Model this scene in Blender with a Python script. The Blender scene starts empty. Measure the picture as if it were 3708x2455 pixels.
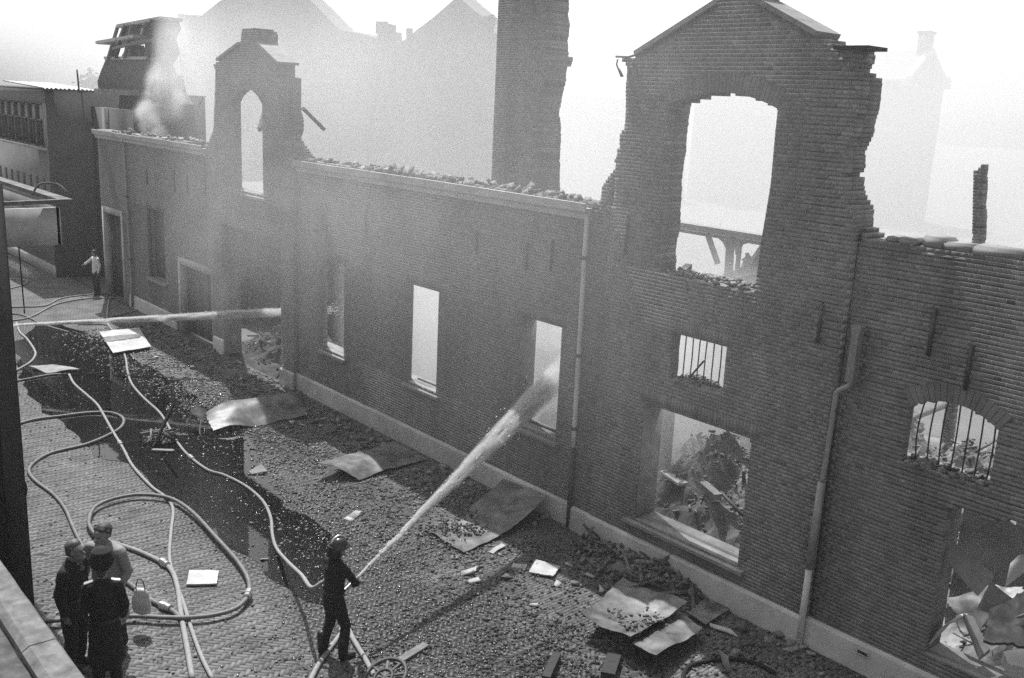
import bpy, bmesh, math, random
import numpy as np
from mathutils import Vector, Matrix, noise as mnoise
random.seed(7); rng = np.random.default_rng(11)
R_ = math.radians
scene = bpy.context.scene
COL = scene.collection

# ------------------------------------------------------------------ camera, sky, sun, exposure
CAMROT = [[0.653882, -0.208677, 0.72725], [0.755111, 0.119786, -0.644561], [0.047391, 0.970621, 0.2359]]
CAMLOC = (0.0, -12.36, 7.8)
cam = bpy.data.cameras.new("camera")
camo = bpy.data.objects.new("camera", cam); COL.objects.link(camo)
cam.sensor_width = 36.0; cam.lens = 33.9780; cam.clip_start = 0.05; cam.clip_end = 2000
mw = Matrix(CAMROT).to_4x4(); mw.translation = Vector(CAMLOC); camo.matrix_world = mw
scene.camera = camo

SUN = Vector((-0.54, 0.21, 1.0)).normalized()          # direction towards the sun
elev = math.asin(SUN.z)
world = bpy.data.worlds.new("World"); scene.world = world; world.use_nodes = True
wn = world.node_tree; bg = wn.nodes["Background"]
sky = wn.nodes.new("ShaderNodeTexSky"); sky.sky_type = 'NISHITA'; sky.sun_disc = False
sky.sun_elevation = elev; sky.sun_rotation = math.atan2(SUN.x, SUN.y)
sky.dust_density = 3.0; sky.air_density = 1.0
bw = wn.nodes.new("ShaderNodeRGBToBW")                 # black and white film
wn.links.new(sky.outputs[0], bw.inputs[0]); wn.links.new(bw.outputs[0], bg.inputs[0])
bg.inputs[1].default_value = 0.15
sl = bpy.data.lights.new("sun", 'SUN'); sl.energy = 4.4; sl.angle = R_(0.5); sl.color = (1.0, 1.0, 1.0)
so = bpy.data.objects.new("sun", sl); COL.objects.link(so)
so.rotation_euler = (-SUN).to_track_quat('-Z', 'Y').to_euler(); so.location = (0, 0, 60)
scene.view_settings.view_transform = 'Standard'; scene.view_settings.look = 'None'
scene.view_settings.gamma = 1.0; scene.view_settings.use_curve_mapping = False
scene.view_settings.exposure = 0.45
scene.cycles.max_bounces = 6; scene.cycles.diffuse_bounces = 3; scene.cycles.volume_bounces = 1
scene.cycles.transparent_max_bounces = 24; scene.cycles.glossy_bounces = 3; scene.cycles.transmission_bounces = 4
scene.cycles.volume_max_steps = 128
scene.cycles.use_denoising = False                     # leave the fine grain in, as on fast film

CR = np.array(CAMROT); CL = np.array(CAMLOC)
def in_view(p, m=0.02):                                 # does a world point fall inside the frame (used to choose level of detail)
    c = (np.asarray(p) - CL) @ CR
    u = 33.98 / 36 * c[..., 0] / -c[..., 2]; v = 33.98 / 36 * c[..., 1] / -c[..., 2]
    return (c[..., 2] < 0) & (abs(u) < .5 + m) & (abs(v) < .331 + m)

# ------------------------------------------------------------------ materials (all grey: the film is black and white)
def mat(name, base, rough=.8, var=.25, scale=6.0, metal=0.0, bump=0.0, shade=False, soot=0.0, spec=.5, detail=5.0, sootscale=.35, streak=False):
    m = bpy.data.materials.new(name); m.use_nodes = True; t = m.node_tree; N = t.nodes; L = t.links
    b = N["Principled BSDF"]; b.inputs["Roughness"].default_value = rough; b.inputs["Metallic"].default_value = metal
    b.inputs["Specular IOR Level"].default_value = spec
    g = N.new("ShaderNodeNewGeometry")
    n = N.new("ShaderNodeTexNoise"); n.inputs["Scale"].default_value = scale; n.inputs["Detail"].default_value = detail
    L.new(g.outputs["Position"], n.inputs["Vector"])
    mr = N.new("ShaderNodeMapRange"); mr.inputs[1].default_value = .25; mr.inputs[2].default_value = .75
    mr.inputs[3].default_value = base * (1 - var); mr.inputs[4].default_value = base * (1 + var)
    L.new(n.outputs["Fac"], mr.inputs[0]); val = mr.outputs[0]
    def mul(a, sock):
        k = N.new("ShaderNodeMath"); k.operation = 'MULTIPLY'; L.new(a, k.inputs[0]); L.new(sock, k.inputs[1]); return k.outputs[0]
    if shade:
        a = N.new("ShaderNodeAttribute"); a.attribute_name = "shade"; val = mul(val, a.outputs["Fac"])
    if soot > 0:
        n2 = N.new("ShaderNodeTexNoise"); n2.inputs["Scale"].default_value = sootscale; n2.inputs["Detail"].default_value = 6; n2.inputs["Roughness"].default_value = .62
        if streak:
            mp = N.new("ShaderNodeMapping"); mp.inputs["Scale"].default_value = (2.2, 1, .45); L.new(g.outputs["Position"], mp.inputs["Vector"]); L.new(mp.outputs[0], n2.inputs["Vector"])
        else:
            L.new(g.outputs["Position"], n2.inputs["Vector"])
        m2 = N.new("ShaderNodeMapRange"); m2.inputs[1].default_value = .35; m2.inputs[2].default_value = .66
        m2.inputs[3].default_value = 1 - soot; m2.inputs[4].default_value = 1.0
        L.new(n2.outputs["Fac"], m2.inputs[0]); val = mul(val, m2.outputs[0])
    cb = N.new("ShaderNodeCombineColor")
    for i in range(3): L.new(val, cb.inputs[i])
    L.new(cb.outputs[0], b.inputs["Base Color"])
    if bump > 0:
        bp = N.new("ShaderNodeBump"); bp.inputs["Strength"].default_value = bump; bp.inputs["Distance"].default_value = .006
        n3 = N.new("ShaderNodeTexNoise"); n3.inputs["Scale"].default_value = scale * 5; n3.inputs["Detail"].default_value = 6
        L.new(g.outputs["Position"], n3.inputs["Vector"]); L.new(n3.outputs["Fac"], bp.inputs["Height"]); L.new(bp.outputs[0], b.inputs["Normal"])
    return m

def volume(name, density, color=.96, aniso=.3, kind=None, nscale=.3, lo=.35, hi=.75, falloff=None):
    m = bpy.data.materials.new(name); m.use_nodes = True; t = m.node_tree; N = t.nodes; L = t.links
    N.remove(N["Principled BSDF"]); v = N.new("ShaderNodeVolumePrincipled"); L.new(v.outputs[0], N["Material Output"].inputs["Volume"])
    v.inputs["Color"].default_value = (color,) * 3 + (1,); v.inputs["Anisotropy"].default_value = aniso
    v.inputs["Density"].default_value = density
    if kind is None: return m
    tc = N.new("ShaderNodeTexCoord")
    n = N.new("ShaderNodeTexNoise"); n.inputs["Scale"].default_value = nscale; n.inputs["Detail"].default_value = 4; n.inputs["Roughness"].default_value = .6
    n.inputs["Distortion"].default_value = .6
    g = N.new("ShaderNodeNewGeometry"); L.new(g.outputs["Position"], n.inputs["Vector"])
    mr = N.new("ShaderNodeMapRange"); mr.inputs[1].default_value = lo; mr.inputs[2].default_value = hi; mr.inputs[3].default_value = {'puff': 0, 'front': .4}.get(kind, .45); mr.inputs[4].default_value = 1
    L.new(n.outputs["Fac"], mr.inputs[0])
    k = N.new("ShaderNodeMath"); k.operation = 'MULTIPLY'; L.new(mr.outputs[0], k.inputs[0])
    if kind == 'puff':                                  # soft ball: thick at the middle of its own bounds, thin at the rim
        vm = N.new("ShaderNodeVectorMath"); vm.operation = 'DISTANCE'; vm.inputs[1].default_value = (.5, .5, .5); L.new(tc.outputs["Generated"], vm.inputs[0])
        m2 = N.new("ShaderNodeMapRange"); m2.interpolation_type = 'SMOOTHSTEP'; m2.inputs[1].default_value = .5; m2.inputs[2].default_value = .05; m2.inputs[3].default_value = 0; m2.inputs[4].default_value = 1
        L.new(vm.outputs["Value"], m2.inputs[0]); L.new(m2.outputs[0], k.inputs[1])
    elif kind == 'low':                                 # thins out towards the top of its room
        s = N.new("ShaderNodeSeparateXYZ"); L.new(tc.outputs["Generated"], s.inputs[0])
        ma = N.new("ShaderNodeMapRange"); ma.interpolation_type = 'SMOOTHSTEP'; ma.inputs[1].default_value = 1; ma.inputs[2].default_value = .45; L.new(s.outputs[2], ma.inputs[0]); L.new(ma.outputs[0], k.inputs[1])
    elif kind == 'front':                               # drifting layer: fades out at both ends and away from the wall
        s = N.new("ShaderNodeSeparateXYZ"); L.new(tc.outputs["Generated"], s.inputs[0]); pr = None
        for i, (a, b, c, d) in enumerate(((0, .45, .74, 1), (0, .75, .9, 1.0), (.05, .55, .78, 1))):
            ma = N.new("ShaderNodeMapRange"); ma.interpolation_type = 'SMOOTHSTEP'; ma.inputs[1].default_value = a; ma.inputs[2].default_value = b; L.new(s.outputs[i], ma.inputs[0])
            mb = N.new("ShaderNodeMapRange"); mb.interpolation_type = 'SMOOTHSTEP'; mb.inputs[1].default_value = d + .001; mb.inputs[2].default_value = c; L.new(s.outputs[i], mb.inputs[0])
            q = N.new("ShaderNodeMath"); q.operation = 'MULTIPLY'; L.new(ma.outputs[0], q.inputs[0]); L.new(mb.outputs[0], q.inputs[1])
            if pr is None: pr = q.outputs[0]
            else:
                q2 = N.new("ShaderNodeMath"); q2.operation = 'MULTIPLY'; L.new(pr, q2.inputs[0]); L.new(q.outputs[0], q2.inputs[1]); pr = q2.outputs[0]
        L.new(pr, k.inputs[1])
    else:                                               # bank of smoke: thins out with height
        s = N.new("ShaderNodeSeparateXYZ"); L.new(g.outputs["Position"], s.inputs[0])
        m2 = N.new("ShaderNodeMapRange"); m2.interpolation_type = 'SMOOTHSTEP'; m2.inputs[1].default_value = falloff[1]; m2.inputs[2].default_value = falloff[0]; m2.inputs[3].default_value = 0; m2.inputs[4].default_value = 1
        L.new(s.outputs[2], m2.inputs[0])
        m3 = N.new("ShaderNodeMapRange"); m3.interpolation_type = 'SMOOTHSTEP'; m3.inputs[1].default_value = -88; m3.inputs[2].default_value = -62; m3.inputs[3].default_value = .0; m3.inputs[4].default_value = 1
        L.new(s.outputs[0], m3.inputs[0])
        k3 = N.new("ShaderNodeMath"); k3.operation = 'MULTIPLY'; L.new(m2.outputs[0], k3.inputs[0]); L.new(m3.outputs[0], k3.inputs[1]); L.new(k3.outputs[0], k.inputs[1])
    k2 = N.new("ShaderNodeMath"); k2.operation = 'MULTIPLY'; k2.inputs[1].default_value = density; L.new(k.outputs[0], k2.inputs[0])
    L.new(k2.outputs[0], v.inputs["Density"])
    return m

def paving_mat():
    m = mat("paving_stone", .165, .85, .25, 12, shade=True, bump=.12, soot=.5, sootscale=1.3)
    t = m.node_tree; N = t.nodes; L = t.links; b = N["Principled BSDF"]
    # soaked strip down the middle of the street and round the fireman: darker and glossy where hose water has run
    g = N.new("ShaderNodeNewGeometry"); s = N.new("ShaderNodeSeparateXYZ"); L.new(g.outputs["Position"], s.inputs[0])
    n = N.new("ShaderNodeTexNoise"); n.inputs["Scale"].default_value = .9; n.inputs["Detail"].default_value = 7; n.inputs["Roughness"].default_value = .6; L.new(g.outputs["Position"], n.inputs["Vector"])
    d = N.new("ShaderNodeMath"); d.operation = 'ADD'; d.inputs[1].default_value = 4.55; L.new(s.outputs[1], d.inputs[0])
    a = N.new("ShaderNodeMath"); a.operation = 'ABSOLUTE'; L.new(d.outputs[0], a.inputs[0])
    off = N.new("ShaderNodeMath"); off.operation = 'MULTIPLY_ADD'; off.inputs[1].default_value = -2.5; L.new(n.outputs["Fac"], off.inputs[0]); L.new(a.outputs[0], off.inputs[2])
    mr = N.new("ShaderNodeMapRange"); mr.inputs[1].default_value = .55; mr.inputs[2].default_value = -.25; mr.inputs[3].default_value = 0; mr.inputs[4].default_value = 1; L.new(off.outputs[0], mr.inputs[0])
    mx = N.new("ShaderNodeMapRange"); mx.inputs[1].default_value = -6.2; mx.inputs[2].default_value = -8.4; mx.inputs[3].default_value = .12; mx.inputs[4].default_value = 1; L.new(s.outputs[0], mx.inputs[0])
    w = N.new("ShaderNodeMath"); w.operation = 'MULTIPLY'; L.new(mr.outputs[0], w.inputs[0]); L.new(mx.outputs[0], w.inputs[1])
    src = b.inputs["Base Color"].links[0].from_socket
    mix = N.new("ShaderNodeMix"); mix.data_type = 'RGBA'; mix.inputs[7].default_value = (.045, .045, .045, 1)
    sc = N.new("ShaderNodeMath"); sc.operation = 'MULTIPLY'; sc.inputs[1].default_value = .78; L.new(w.outputs[0], sc.inputs[0])
    L.new(sc.outputs[0], mix.inputs[0]); L.new(src, mix.inputs[6]); L.new(mix.outputs[2], b.inputs["Base Color"])
    r = N.new("ShaderNodeMapRange"); r.inputs[3].default_value = .88; r.inputs[4].default_value = .5; L.new(w.outputs[0], r.inputs[0]); L.new(r.outputs[0], b.inputs["Roughness"])
    return m

def water_mat():
    m = bpy.data.materials.new("standing_water"); m.use_nodes = True; t = m.node_tree; N = t.nodes; L = t.links
    N.remove(N["Principled BSDF"])
    tr = N.new("ShaderNodeBsdfTransparent"); tr.inputs[0].default_value = (.27, .27, .27, 1)
    gl = N.new("ShaderNodeBsdfGlossy"); gl.inputs["Roughness"].default_value = .015
    fr = N.new("ShaderNodeFresnel"); fr.inputs[0].default_value = 1.75
    n = N.new("ShaderNodeTexNoise"); n.inputs["Scale"].default_value = 5; n.inputs["Detail"].default_value = 3
    g = N.new("ShaderNodeNewGeometry"); L.new(g.outputs["Position"], n.inputs["Vector"])
    bp = N.new("ShaderNodeBump"); bp.inputs["Strength"].default_value = .02; bp.inputs["Distance"].default_value = .03; L.new(n.outputs["Fac"], bp.inputs["Height"])
    L.new(bp.outputs[0], gl.inputs["Normal"]); L.new(bp.outputs[0], fr.inputs["Normal"])
    mx = N.new("ShaderNodeMixShader"); L.new(fr.outputs[0], mx.inputs[0]); L.new(tr.outputs[0], mx.inputs[1]); L.new(gl.outputs[0], mx.inputs[2])
    L.new(mx.outputs[0], N["Material Output"].inputs["Surface"])
    return m

def jet_volume(name, L, r0, r1, dens, seed):
    """white water carried by air: dense at the nozzle, torn into streaks along the jet (object z runs along it)"""
    m = bpy.data.materials.new(name); m.use_nodes = True; t = m.node_tree; N = t.nodes; K = t.links
    N.remove(N["Principled BSDF"]); v = N.new("ShaderNodeVolumePrincipled"); K.new(v.outputs[0], N["Material Output"].inputs["Volume"])
    v.inputs["Color"].default_value = (.995, .995, .995, 1); v.inputs["Anisotropy"].default_value = .2
    tc = N.new("ShaderNodeTexCoord"); s = N.new("ShaderNodeSeparateXYZ"); K.new(tc.outputs["Object"], s.inputs[0])
    def ma(op, a, b=None, c=None):
        k = N.new("ShaderNodeMath"); k.operation = op
        for i, q in enumerate((a, b, c)):
            if q is None: continue
            if isinstance(q, (int, float)): k.inputs[i].default_value = q
            else: K.new(q, k.inputs[i])
        return k.outputs[0]
    tz = ma('DIVIDE', s.outputs[2], L); rz = ma('MULTIPLY_ADD', ma('POWER', ma('MAXIMUM', tz, 0.0), 1.2), r1 - r0, r0)
    rad = ma('SQRT', ma('ADD', ma('MULTIPLY', s.outputs[0], s.outputs[0]), ma('MULTIPLY', s.outputs[1], s.outputs[1])))
    q = ma('DIVIDE', rad, rz); f = N.new("ShaderNodeMapRange"); f.interpolation_type = 'SMOOTHSTEP'; f.inputs[1].default_value = 1.0; f.inputs[2].default_value = .15; K.new(q, f.inputs[0])
    mp = N.new("ShaderNodeMapping"); mp.inputs["Scale"].default_value = (9, 9, 1.5); mp.inputs["Location"].default_value = (seed, 0, 0); K.new(tc.outputs["Object"], mp.inputs["Vector"])
    n = N.new("ShaderNodeTexNoise"); n.inputs["Scale"].default_value = 1.0; n.inputs["Detail"].default_value = 5; n.inputs["Roughness"].default_value = .65; K.new(mp.outputs[0], n.inputs["Vector"])
    g = N.new("ShaderNodeMapRange"); g.inputs[1].default_value = .40; g.inputs[2].default_value = .62; g.inputs[3].default_value = .04; g.inputs[4].default_value = 1.5; K.new(n.outputs["Fac"], g.inputs[0])
    e = N.new("ShaderNodeMapRange"); e.interpolation_type = 'SMOOTHSTEP'; e.inputs[1].default_value = 1.0; e.inputs[2].default_value = .62; K.new(tz, e.inputs[0])
    d = ma('DIVIDE', dens, rz); K.new(ma('MULTIPLY', ma('MULTIPLY', d, f.outputs[0]), ma('MULTIPLY', g.outputs[0], e.outputs[0])), v.inputs["Density"])
    try: m.cycles.volume_step_rate = .04
    except Exception: pass
    return m
def clear_glass():
    m = bpy.data.materials.new("clear_glass"); m.use_nodes = True; t = m.node_tree; N = t.nodes; L = t.links
    N.remove(N["Principled BSDF"]); tr = N.new("ShaderNodeBsdfTransparent"); tr.inputs[0].default_value = (.85, .85, .85, 1)
    gl = N.new("ShaderNodeBsdfGlossy"); gl.inputs["Roughness"].default_value = .05; fr = N.new("ShaderNodeFresnel")
    mx = N.new("ShaderNodeMixShader"); L.new(fr.outputs[0], mx.inputs[0]); L.new(tr.outputs[0], mx.inputs[1]); L.new(gl.outputs[0], mx.inputs[2])
    L.new(mx.outputs[0], N["Material Output"].inputs["Surface"]); return m
def spray_mat():
    m = bpy.data.materials.new("water_spray"); m.use_nodes = True; t = m.node_tree; N = t.nodes; L = t.links
    N.remove(N["Principled BSDF"])
    d = N.new("ShaderNodeBsdfDiffuse"); d.inputs[0].default_value = (.95, .95, .95, 1)
    tl = N.new("ShaderNodeBsdfTranslucent"); tl.inputs[0].default_value = (.95, .95, .95, 1)
    mx = N.new("ShaderNodeMixShader"); mx.inputs[0].default_value = .5; L.new(d.outputs[0], mx.inputs[1]); L.new(tl.outputs[0], mx.inputs[2])
    L.new(mx.outputs[0], N["Material Output"].inputs["Surface"])
    return m

M = dict(
    brick=mat("soot_stained_brick", .205, .9, .18, 5, shade=True, soot=.42, bump=.3, sootscale=.55, streak=True),
    mortar=mat("lime_mortar", .29, .95, .25, 4, soot=.45, sootscale=.5, bump=.2),
    plinth=mat("cement_plinth", .6, .9, .18, 3, soot=.35, bump=.25),
    stone=mat("worn_stone", .27, .85, .25, 5, soot=.4, bump=.2),
    coping=mat("parapet_concrete", .17, .9, .35, 9, bump=.5, soot=.5, sootscale=5),
    tar=mat("tarred_roofing", .07, .85, .5, 8, bump=.4, soot=.5, sootscale=4),
    white=mat("weathered_white_paint", .46, .7, .2, 4, soot=.35, sootscale=1.2),
    timber=mat("weathered_timber", .16, .85, .35, 8, bump=.3),
    char=mat("charred_timber", .03, .8, .4, 12, bump=.5),
    iron=mat("rusty_iron", .05, .6, .4, 15, bump=.3),
    zinc=mat("zinc_pipe", .30, .55, .2, 5, metal=.3, soot=.3),
    sheet=mat("zinc_sheet", .21, .5, .35, 5, metal=.2, soot=.6, sootscale=2.6, bump=.3),
    board=mat("white_board", .46, .7, .12, 5, soot=.3, sootscale=2),
    chip=mat("rubble_stone", .15, .75, .6, 20, shade=True, bump=.3),
    wetchip=mat("wet_rubble", .10, .22, .6, 25, shade=True, spec=.8),
    ash=mat("ash_and_rubble", .24, .95, .5, 3, bump=.7, soot=.55, sootscale=.9),
    earth=mat("street_bed", .09, .95, .3, 5, bump=.3),
    ground=mat("open_ground", .13, .95, .3, .5, bump=.2),
    hose=mat("canvas_hose", .25, .85, .18, 14, bump=.35),
    hosedark=mat("wet_canvas_hose", .13, .6, .3, 9, bump=.3),
    brass=mat("brass_coupling", .5, .35, .1, 8, metal=.8),
    cloth=mat("dark_wool", .011, .9, .25, 10, bump=.3), cloth2=mat("black_uniform_cloth", .007, .85, .2, 10, bump=.3),
    trouser=mat("dark_trouser_cloth", .012, .9, .2, 9, bump=.3), coat=mat("pale_raincoat_cloth", .22, .8, .12, 7, bump=.25),
    shirt=mat("white_shirt_cloth", .65, .8, .08, 7), skin=mat("skin", .2, .6, .12, 12), hair=mat("dark_hair", .03, .6, .4, 40, bump=.5),
    greyhair=mat("greying_hair", .07, .5, .5, 40, bump=.5),
    leather=mat("black_leather", .015, .4, .2, 12), helmet=mat("black_helmet", .03, .25, .2, 6), silver=mat("silver_braid", .6, .3, .1, 9, metal=.7),
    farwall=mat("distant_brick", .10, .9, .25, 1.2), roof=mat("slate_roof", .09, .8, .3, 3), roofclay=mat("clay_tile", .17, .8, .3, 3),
    glass=mat("window_pane", .66, .12, .25, 1.5, spec=1.0), render=mat("pale_render", .22, .9, .12, 1.5, soot=.15),
    corr=mat("corrugated_sheet", .62, .4, .12, 3, metal=.25), leaf=mat("far_leaves", .06, .8, .5, 4),
    bag=mat("pale_plastic_bag", .42, .4, .15, 9), water=water_mat(), clear=clear_glass(), spray=spray_mat(), darkened=mat("darkened_backing", .2, .95, .35, 2.5, soot=.4), paver=paving_mat(),
)

# ------------------------------------------------------------------ object helpers
def setp(o, label=None, cat=None, group=None, kind=None):
    if label: o["label"] = label
    if cat: o["category"] = cat
    if group: o["group"] = group
    if kind: o["kind"] = kind
    return o
def empty(name, loc, label=None, cat=None, group=None, kind=None, rz=0):
    o = bpy.data.objects.new(name, None); COL.objects.link(o); o.location = loc; o.rotation_euler = (0, 0, rz); o.empty_display_size = .2
    return setp(o, label, cat, group, kind)
def link(name, me, m, parent=None, loc=(0, 0, 0)):
    o = bpy.data.objects.new(name, me); COL.objects.link(o); o.location = loc
    if m is not None and not me.materials: me.materials.append(m)
    if parent is not None: o.parent = parent
    return o
def mesh(V, F, shade=None, smooth=False):
    V = np.asarray(V, dtype=np.float32).reshape(-1, 3)
    me = bpy.data.meshes.new("m")
    if isinstance(F, np.ndarray):
        n, k = F.shape
        me.vertices.add(len(V)); me.vertices.foreach_set("co", V.ravel())
        me.loops.add(n * k); me.loops.foreach_set("vertex_index", F.astype(np.int32).ravel())
        me.polygons.add(n); me.polygons.foreach_set("loop_start", np.arange(0, n * k, k, dtype=np.int32))
        try: me.polygons.foreach_set("loop_total", np.full(n, k, dtype=np.int32))
        except Exception: pass
        me.update(calc_edges=True)
    else:
        me.from_pydata([tuple(map(float, v)) for v in V], [], F); me.update()
    if shade is not None:
        a = me.attributes.new("shade", 'FLOAT', 'FACE'); a.data.foreach_set("value", np.asarray(shade, dtype=np.float32))
    if smooth: me.polygons.foreach_set("use_smooth", np.ones(len(me.polygons), dtype=bool))
    return me
BOXF = np.array([[0, 3, 2, 1], [4, 5, 6, 7], [0, 1, 5, 4], [1, 2, 6, 5], [2, 3, 7, 6], [3, 0, 4, 7]])
BOXU = np.array([[0, 0, 0], [1, 0, 0], [1, 1, 0], [0, 1, 0], [0, 0, 1], [1, 0, 1], [1, 1, 1], [0, 1, 1]], dtype=float)
def boxes_mesh(B, shade=None, origin=(0, 0, 0), faces=BOXF):
    B = np.asarray(B, dtype=float).reshape(-1, 6)          # x0 x1 y0 y1 z0 z1
    lo = B[:, None, 0::2]; hi = B[:, None, 1::2]
    V = lo + (hi - lo) * BOXU[None] - np.asarray(origin)
    F = faces[None] + 8 * np.arange(len(B))[:, None, None]
    s = None if shade is None else np.repeat(shade, len(faces))
    return mesh(V.reshape(-1, 3), F.reshape(-1, 4), s)
def part_boxes(name, B, m, parent=None, origin=(0, 0, 0), shade=None):
    o = link(name, boxes_mesh(B, shade, origin), m, parent, (0, 0, 0) if parent else origin)
    return o
def rots(n, tilt=1.0):
    a = rng.uniform(0, 2 * np.pi, n); b = rng.normal(0, tilt, n); c = rng.normal(0, tilt, n)
    ca, sa, cb, sb, cc, sc = np.cos(a), np.sin(a), np.cos(b), np.sin(b), np.cos(c), np.sin(c)
    Z = np.zeros(n); O = np.ones(n)
    Rz = np.stack([ca, -sa, Z, sa, ca, Z, Z, Z, O], 1).reshape(n, 3, 3)
    Rx = np.stack([O, Z, Z, Z, cb, -sb, Z, sb, cb], 1).reshape(n, 3, 3)
    Ry = np.stack([cc, Z, sc, Z, O, Z, -sc, Z, cc], 1).reshape(n, 3, 3)
    return Rz @ Rx @ Ry
def chips_mesh(P, size, aspect=(1, .7, .45), tilt=.5, shade=None, jitter=.3, bright=None):
    n = len(P); V = (BOXU[None] - .5) * np.asarray(aspect) + rng.normal(0, jitter * .25, (n, 8, 3))
    V = V * np.asarray(size)[:, None, None]
    V = np.einsum('nij,nkj->nki', rots(n, tilt), V) + np.asarray(P)[:, None, :]
    F = BOXF[None] + 8 * np.arange(n)[:, None, None]
    if shade is None: shade = rng.uniform(.45, 1.5, n)
    return mesh(V.reshape(-1, 3), F.reshape(-1, 4), np.repeat(shade, 6))
def beam_mesh(a, b, w, h, origin=(0, 0, 0), up=(0, 0, 1)):
    a = Vector(a); b = Vector(b); d = (b - a).normalized(); u = Vector(up)
    if abs(d.dot(u)) > .98: u = Vector((0, 1, 0))
    s = d.cross(u).normalized(); t = s.cross(d).normalized(); V = []
    for p in (a, b):
        for i, j in ((-1, -1), (1, -1), (1, 1), (-1, 1)): V.append(p + s * (i * w / 2) + t * (j * h / 2) - Vector(origin))
    return mesh(V, [(0, 1, 2, 3), (7, 6, 5, 4), (0, 4, 5, 1), (1, 5, 6, 2), (2, 6, 7, 3), (3, 7, 4, 0)])
def beam(name, a, b, w, h, m, parent=None, up=(0, 0, 1), tag=None):
    o = Vector(a) if parent is None else Vector((0, 0, 0))
    return link(name, beam_mesh(a, b, w, h, o, up), m, parent, o)
def catmull(P, n):
    P = [Vector(p) for p in P]; Q = [P[0] * 2 - P[1]] + P + [P[-1] * 2 - P[-2]]; out = []
    for i in range(1, len(Q) - 2):
        a, b, c, d = Q[i - 1:i + 3]
        for k in range(n):
            t = k / n
            out.append(.5 * ((2 * b) + (c - a) * t + (2 * a - 5 * b + 4 * c - d) * t * t + (3 * b - a - 3 * c + d) * t ** 3))
    out.append(P[-1]); return out
def tube_data(P, r, n=10, cap=True, flat=1.0):
    P = [Vector(p) for p in P]; rr = r if hasattr(r, '__len__') else [r] * len(P)
    V = []; F = []; prev = None
    for i, p in enumerate(P):
        d = (P[min(i + 1, len(P) - 1)] - P[max(i - 1, 0)]).normalized()
        if prev is None:
            u = Vector((0, 0, 1)) if abs(d.z) < .9 else Vector((1, 0, 0)); s = d.cross(u).normalized()
        else: s = (prev - d * prev.dot(d)).normalized()
        prev = s; t = s.cross(d)
        for k in range(n):
            a = 2 * math.pi * k / n; V.append(p + s * (math.cos(a) * rr[i]) + t * (math.sin(a) * rr[i] * flat))
    for i in range(len(P) - 1):
        for k in range(n):
            k2 = (k + 1) % n; F.append((i * n + k, (i + 1) * n + k, (i + 1) * n + k2, i * n + k2))
    if cap: F.append(tuple(range(n))); F.append(tuple(reversed(range((len(P) - 1) * n, len(P) * n))))
    return V, F
def tube(name, P, r, m, parent=None, n=10, origin=None, flat=1.0):
    V, F = tube_data(P, r, n, flat=flat); o = Vector(origin) if origin else Vector((0, 0, 0))
    me = mesh([v - o for v in V], F, smooth=True); return link(name, me, m, parent, (0, 0, 0) if parent else o)
def prism_mesh(poly, y0, y1, axis='y', origin=(0, 0, 0)):
    """outline (x,z) given a thickness along y, or (x,y) along z, or (y,z) along x"""
    n = len(poly); V = []
    for d in (y0, y1):
        for a, b in poly: V.append({'y': (a, d, b), 'z': (a, b, d), 'x': (d, a, b)}[axis])
    bm = bmesh.new(); vs = [bm.verts.new(Vector(v) - Vector(origin)) for v in V]
    bm.faces.new(vs[:n]); bm.faces.new(list(reversed(vs[n:])))
    for i in range(n): bm.faces.new((vs[i], vs[(i + 1) % n], vs[n + (i + 1) % n], vs[n + i]))
    bmesh.ops.recalc_face_normals(bm, faces=bm.faces); bmesh.ops.triangulate(bm, faces=[f for f in bm.faces if len(f.verts) > 4])
    me = bpy.data.meshes.new("m"); bm.to_mesh(me); bm.free(); return me
def prism(name, poly, y0, y1, m, parent=None, axis='y', origin=(0, 0, 0)):
    return link(name, prism_mesh(poly, y0, y1, axis, origin), m, parent, (0, 0, 0) if parent else origin)
def sheet_mesh(corners, thick=.006, n=18, bend=None, seed=0, crinkle=.02, origin=(0, 0, 0), ragged=0.0):
    """a thin metal or board sheet between four 3D corners; bend(u,v) lifts it"""
    a, b, c, d = [Vector(p) for p in corners]; top = []; sd = Vector((seed * 7.3, seed * 1.9, 0))
    for j in range(n + 1):
        for i in range(n + 1):
            u, v = i / n, j / n
            if ragged:
                if i in (0, n): u += ragged * (mnoise.noise(Vector((v * 9, seed, i))))
                if j in (0, n): v += ragged * (mnoise.noise(Vector((u * 9, seed + 5, j))))
            p = a * (1 - u) * (1 - v) + b * u * (1 - v) + c * u * v + d * (1 - u) * v
            z = crinkle * mnoise.noise(p * 1.7 + sd) + crinkle * .5 * mnoise.noise(p * 5 + sd)
            if bend: z += bend(u, v)
            top.append(p + Vector((0, 0, z)))
    m = n + 1; V = [p - Vector(origin) for p in top] + [p - Vector((0, 0, thick)) - Vector(origin) for p in top]; F = []; k = m * m
    for j in range(n):
        for i in range(n):
            q = (j * m + i, j * m + i + 1, (j + 1) * m + i + 1, (j + 1) * m + i); F.append(q); F.append(tuple(k + x for x in reversed(q)))
    rim = [i for i in range(m)] + [j * m + n for j in range(1, m)] + [n * m + i for i in range(n - 1, -1, -1)] + [j * m for j in range(n - 1, 0, -1)]
    for x, y in zip(rim, rim[1:] + rim[:1]): F.append((y, x, k + x, k + y))
    me = mesh(V, F, smooth=True); me.set_sharp_from_angle(angle=.7)
    return me
def sheet(name, corners, m, label=None, cat=None, group=None, parent=None, **kw):
    o = Vector(corners[0]) * 0
    if parent is None:
        o = sum((Vector(c) for c in corners), Vector()) / 4; o.z = min(c[2] for c in corners)
    ob = link(name, sheet_mesh(corners, origin=o, **kw), m, parent, o)
    return setp(ob, label, cat, group)

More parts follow.
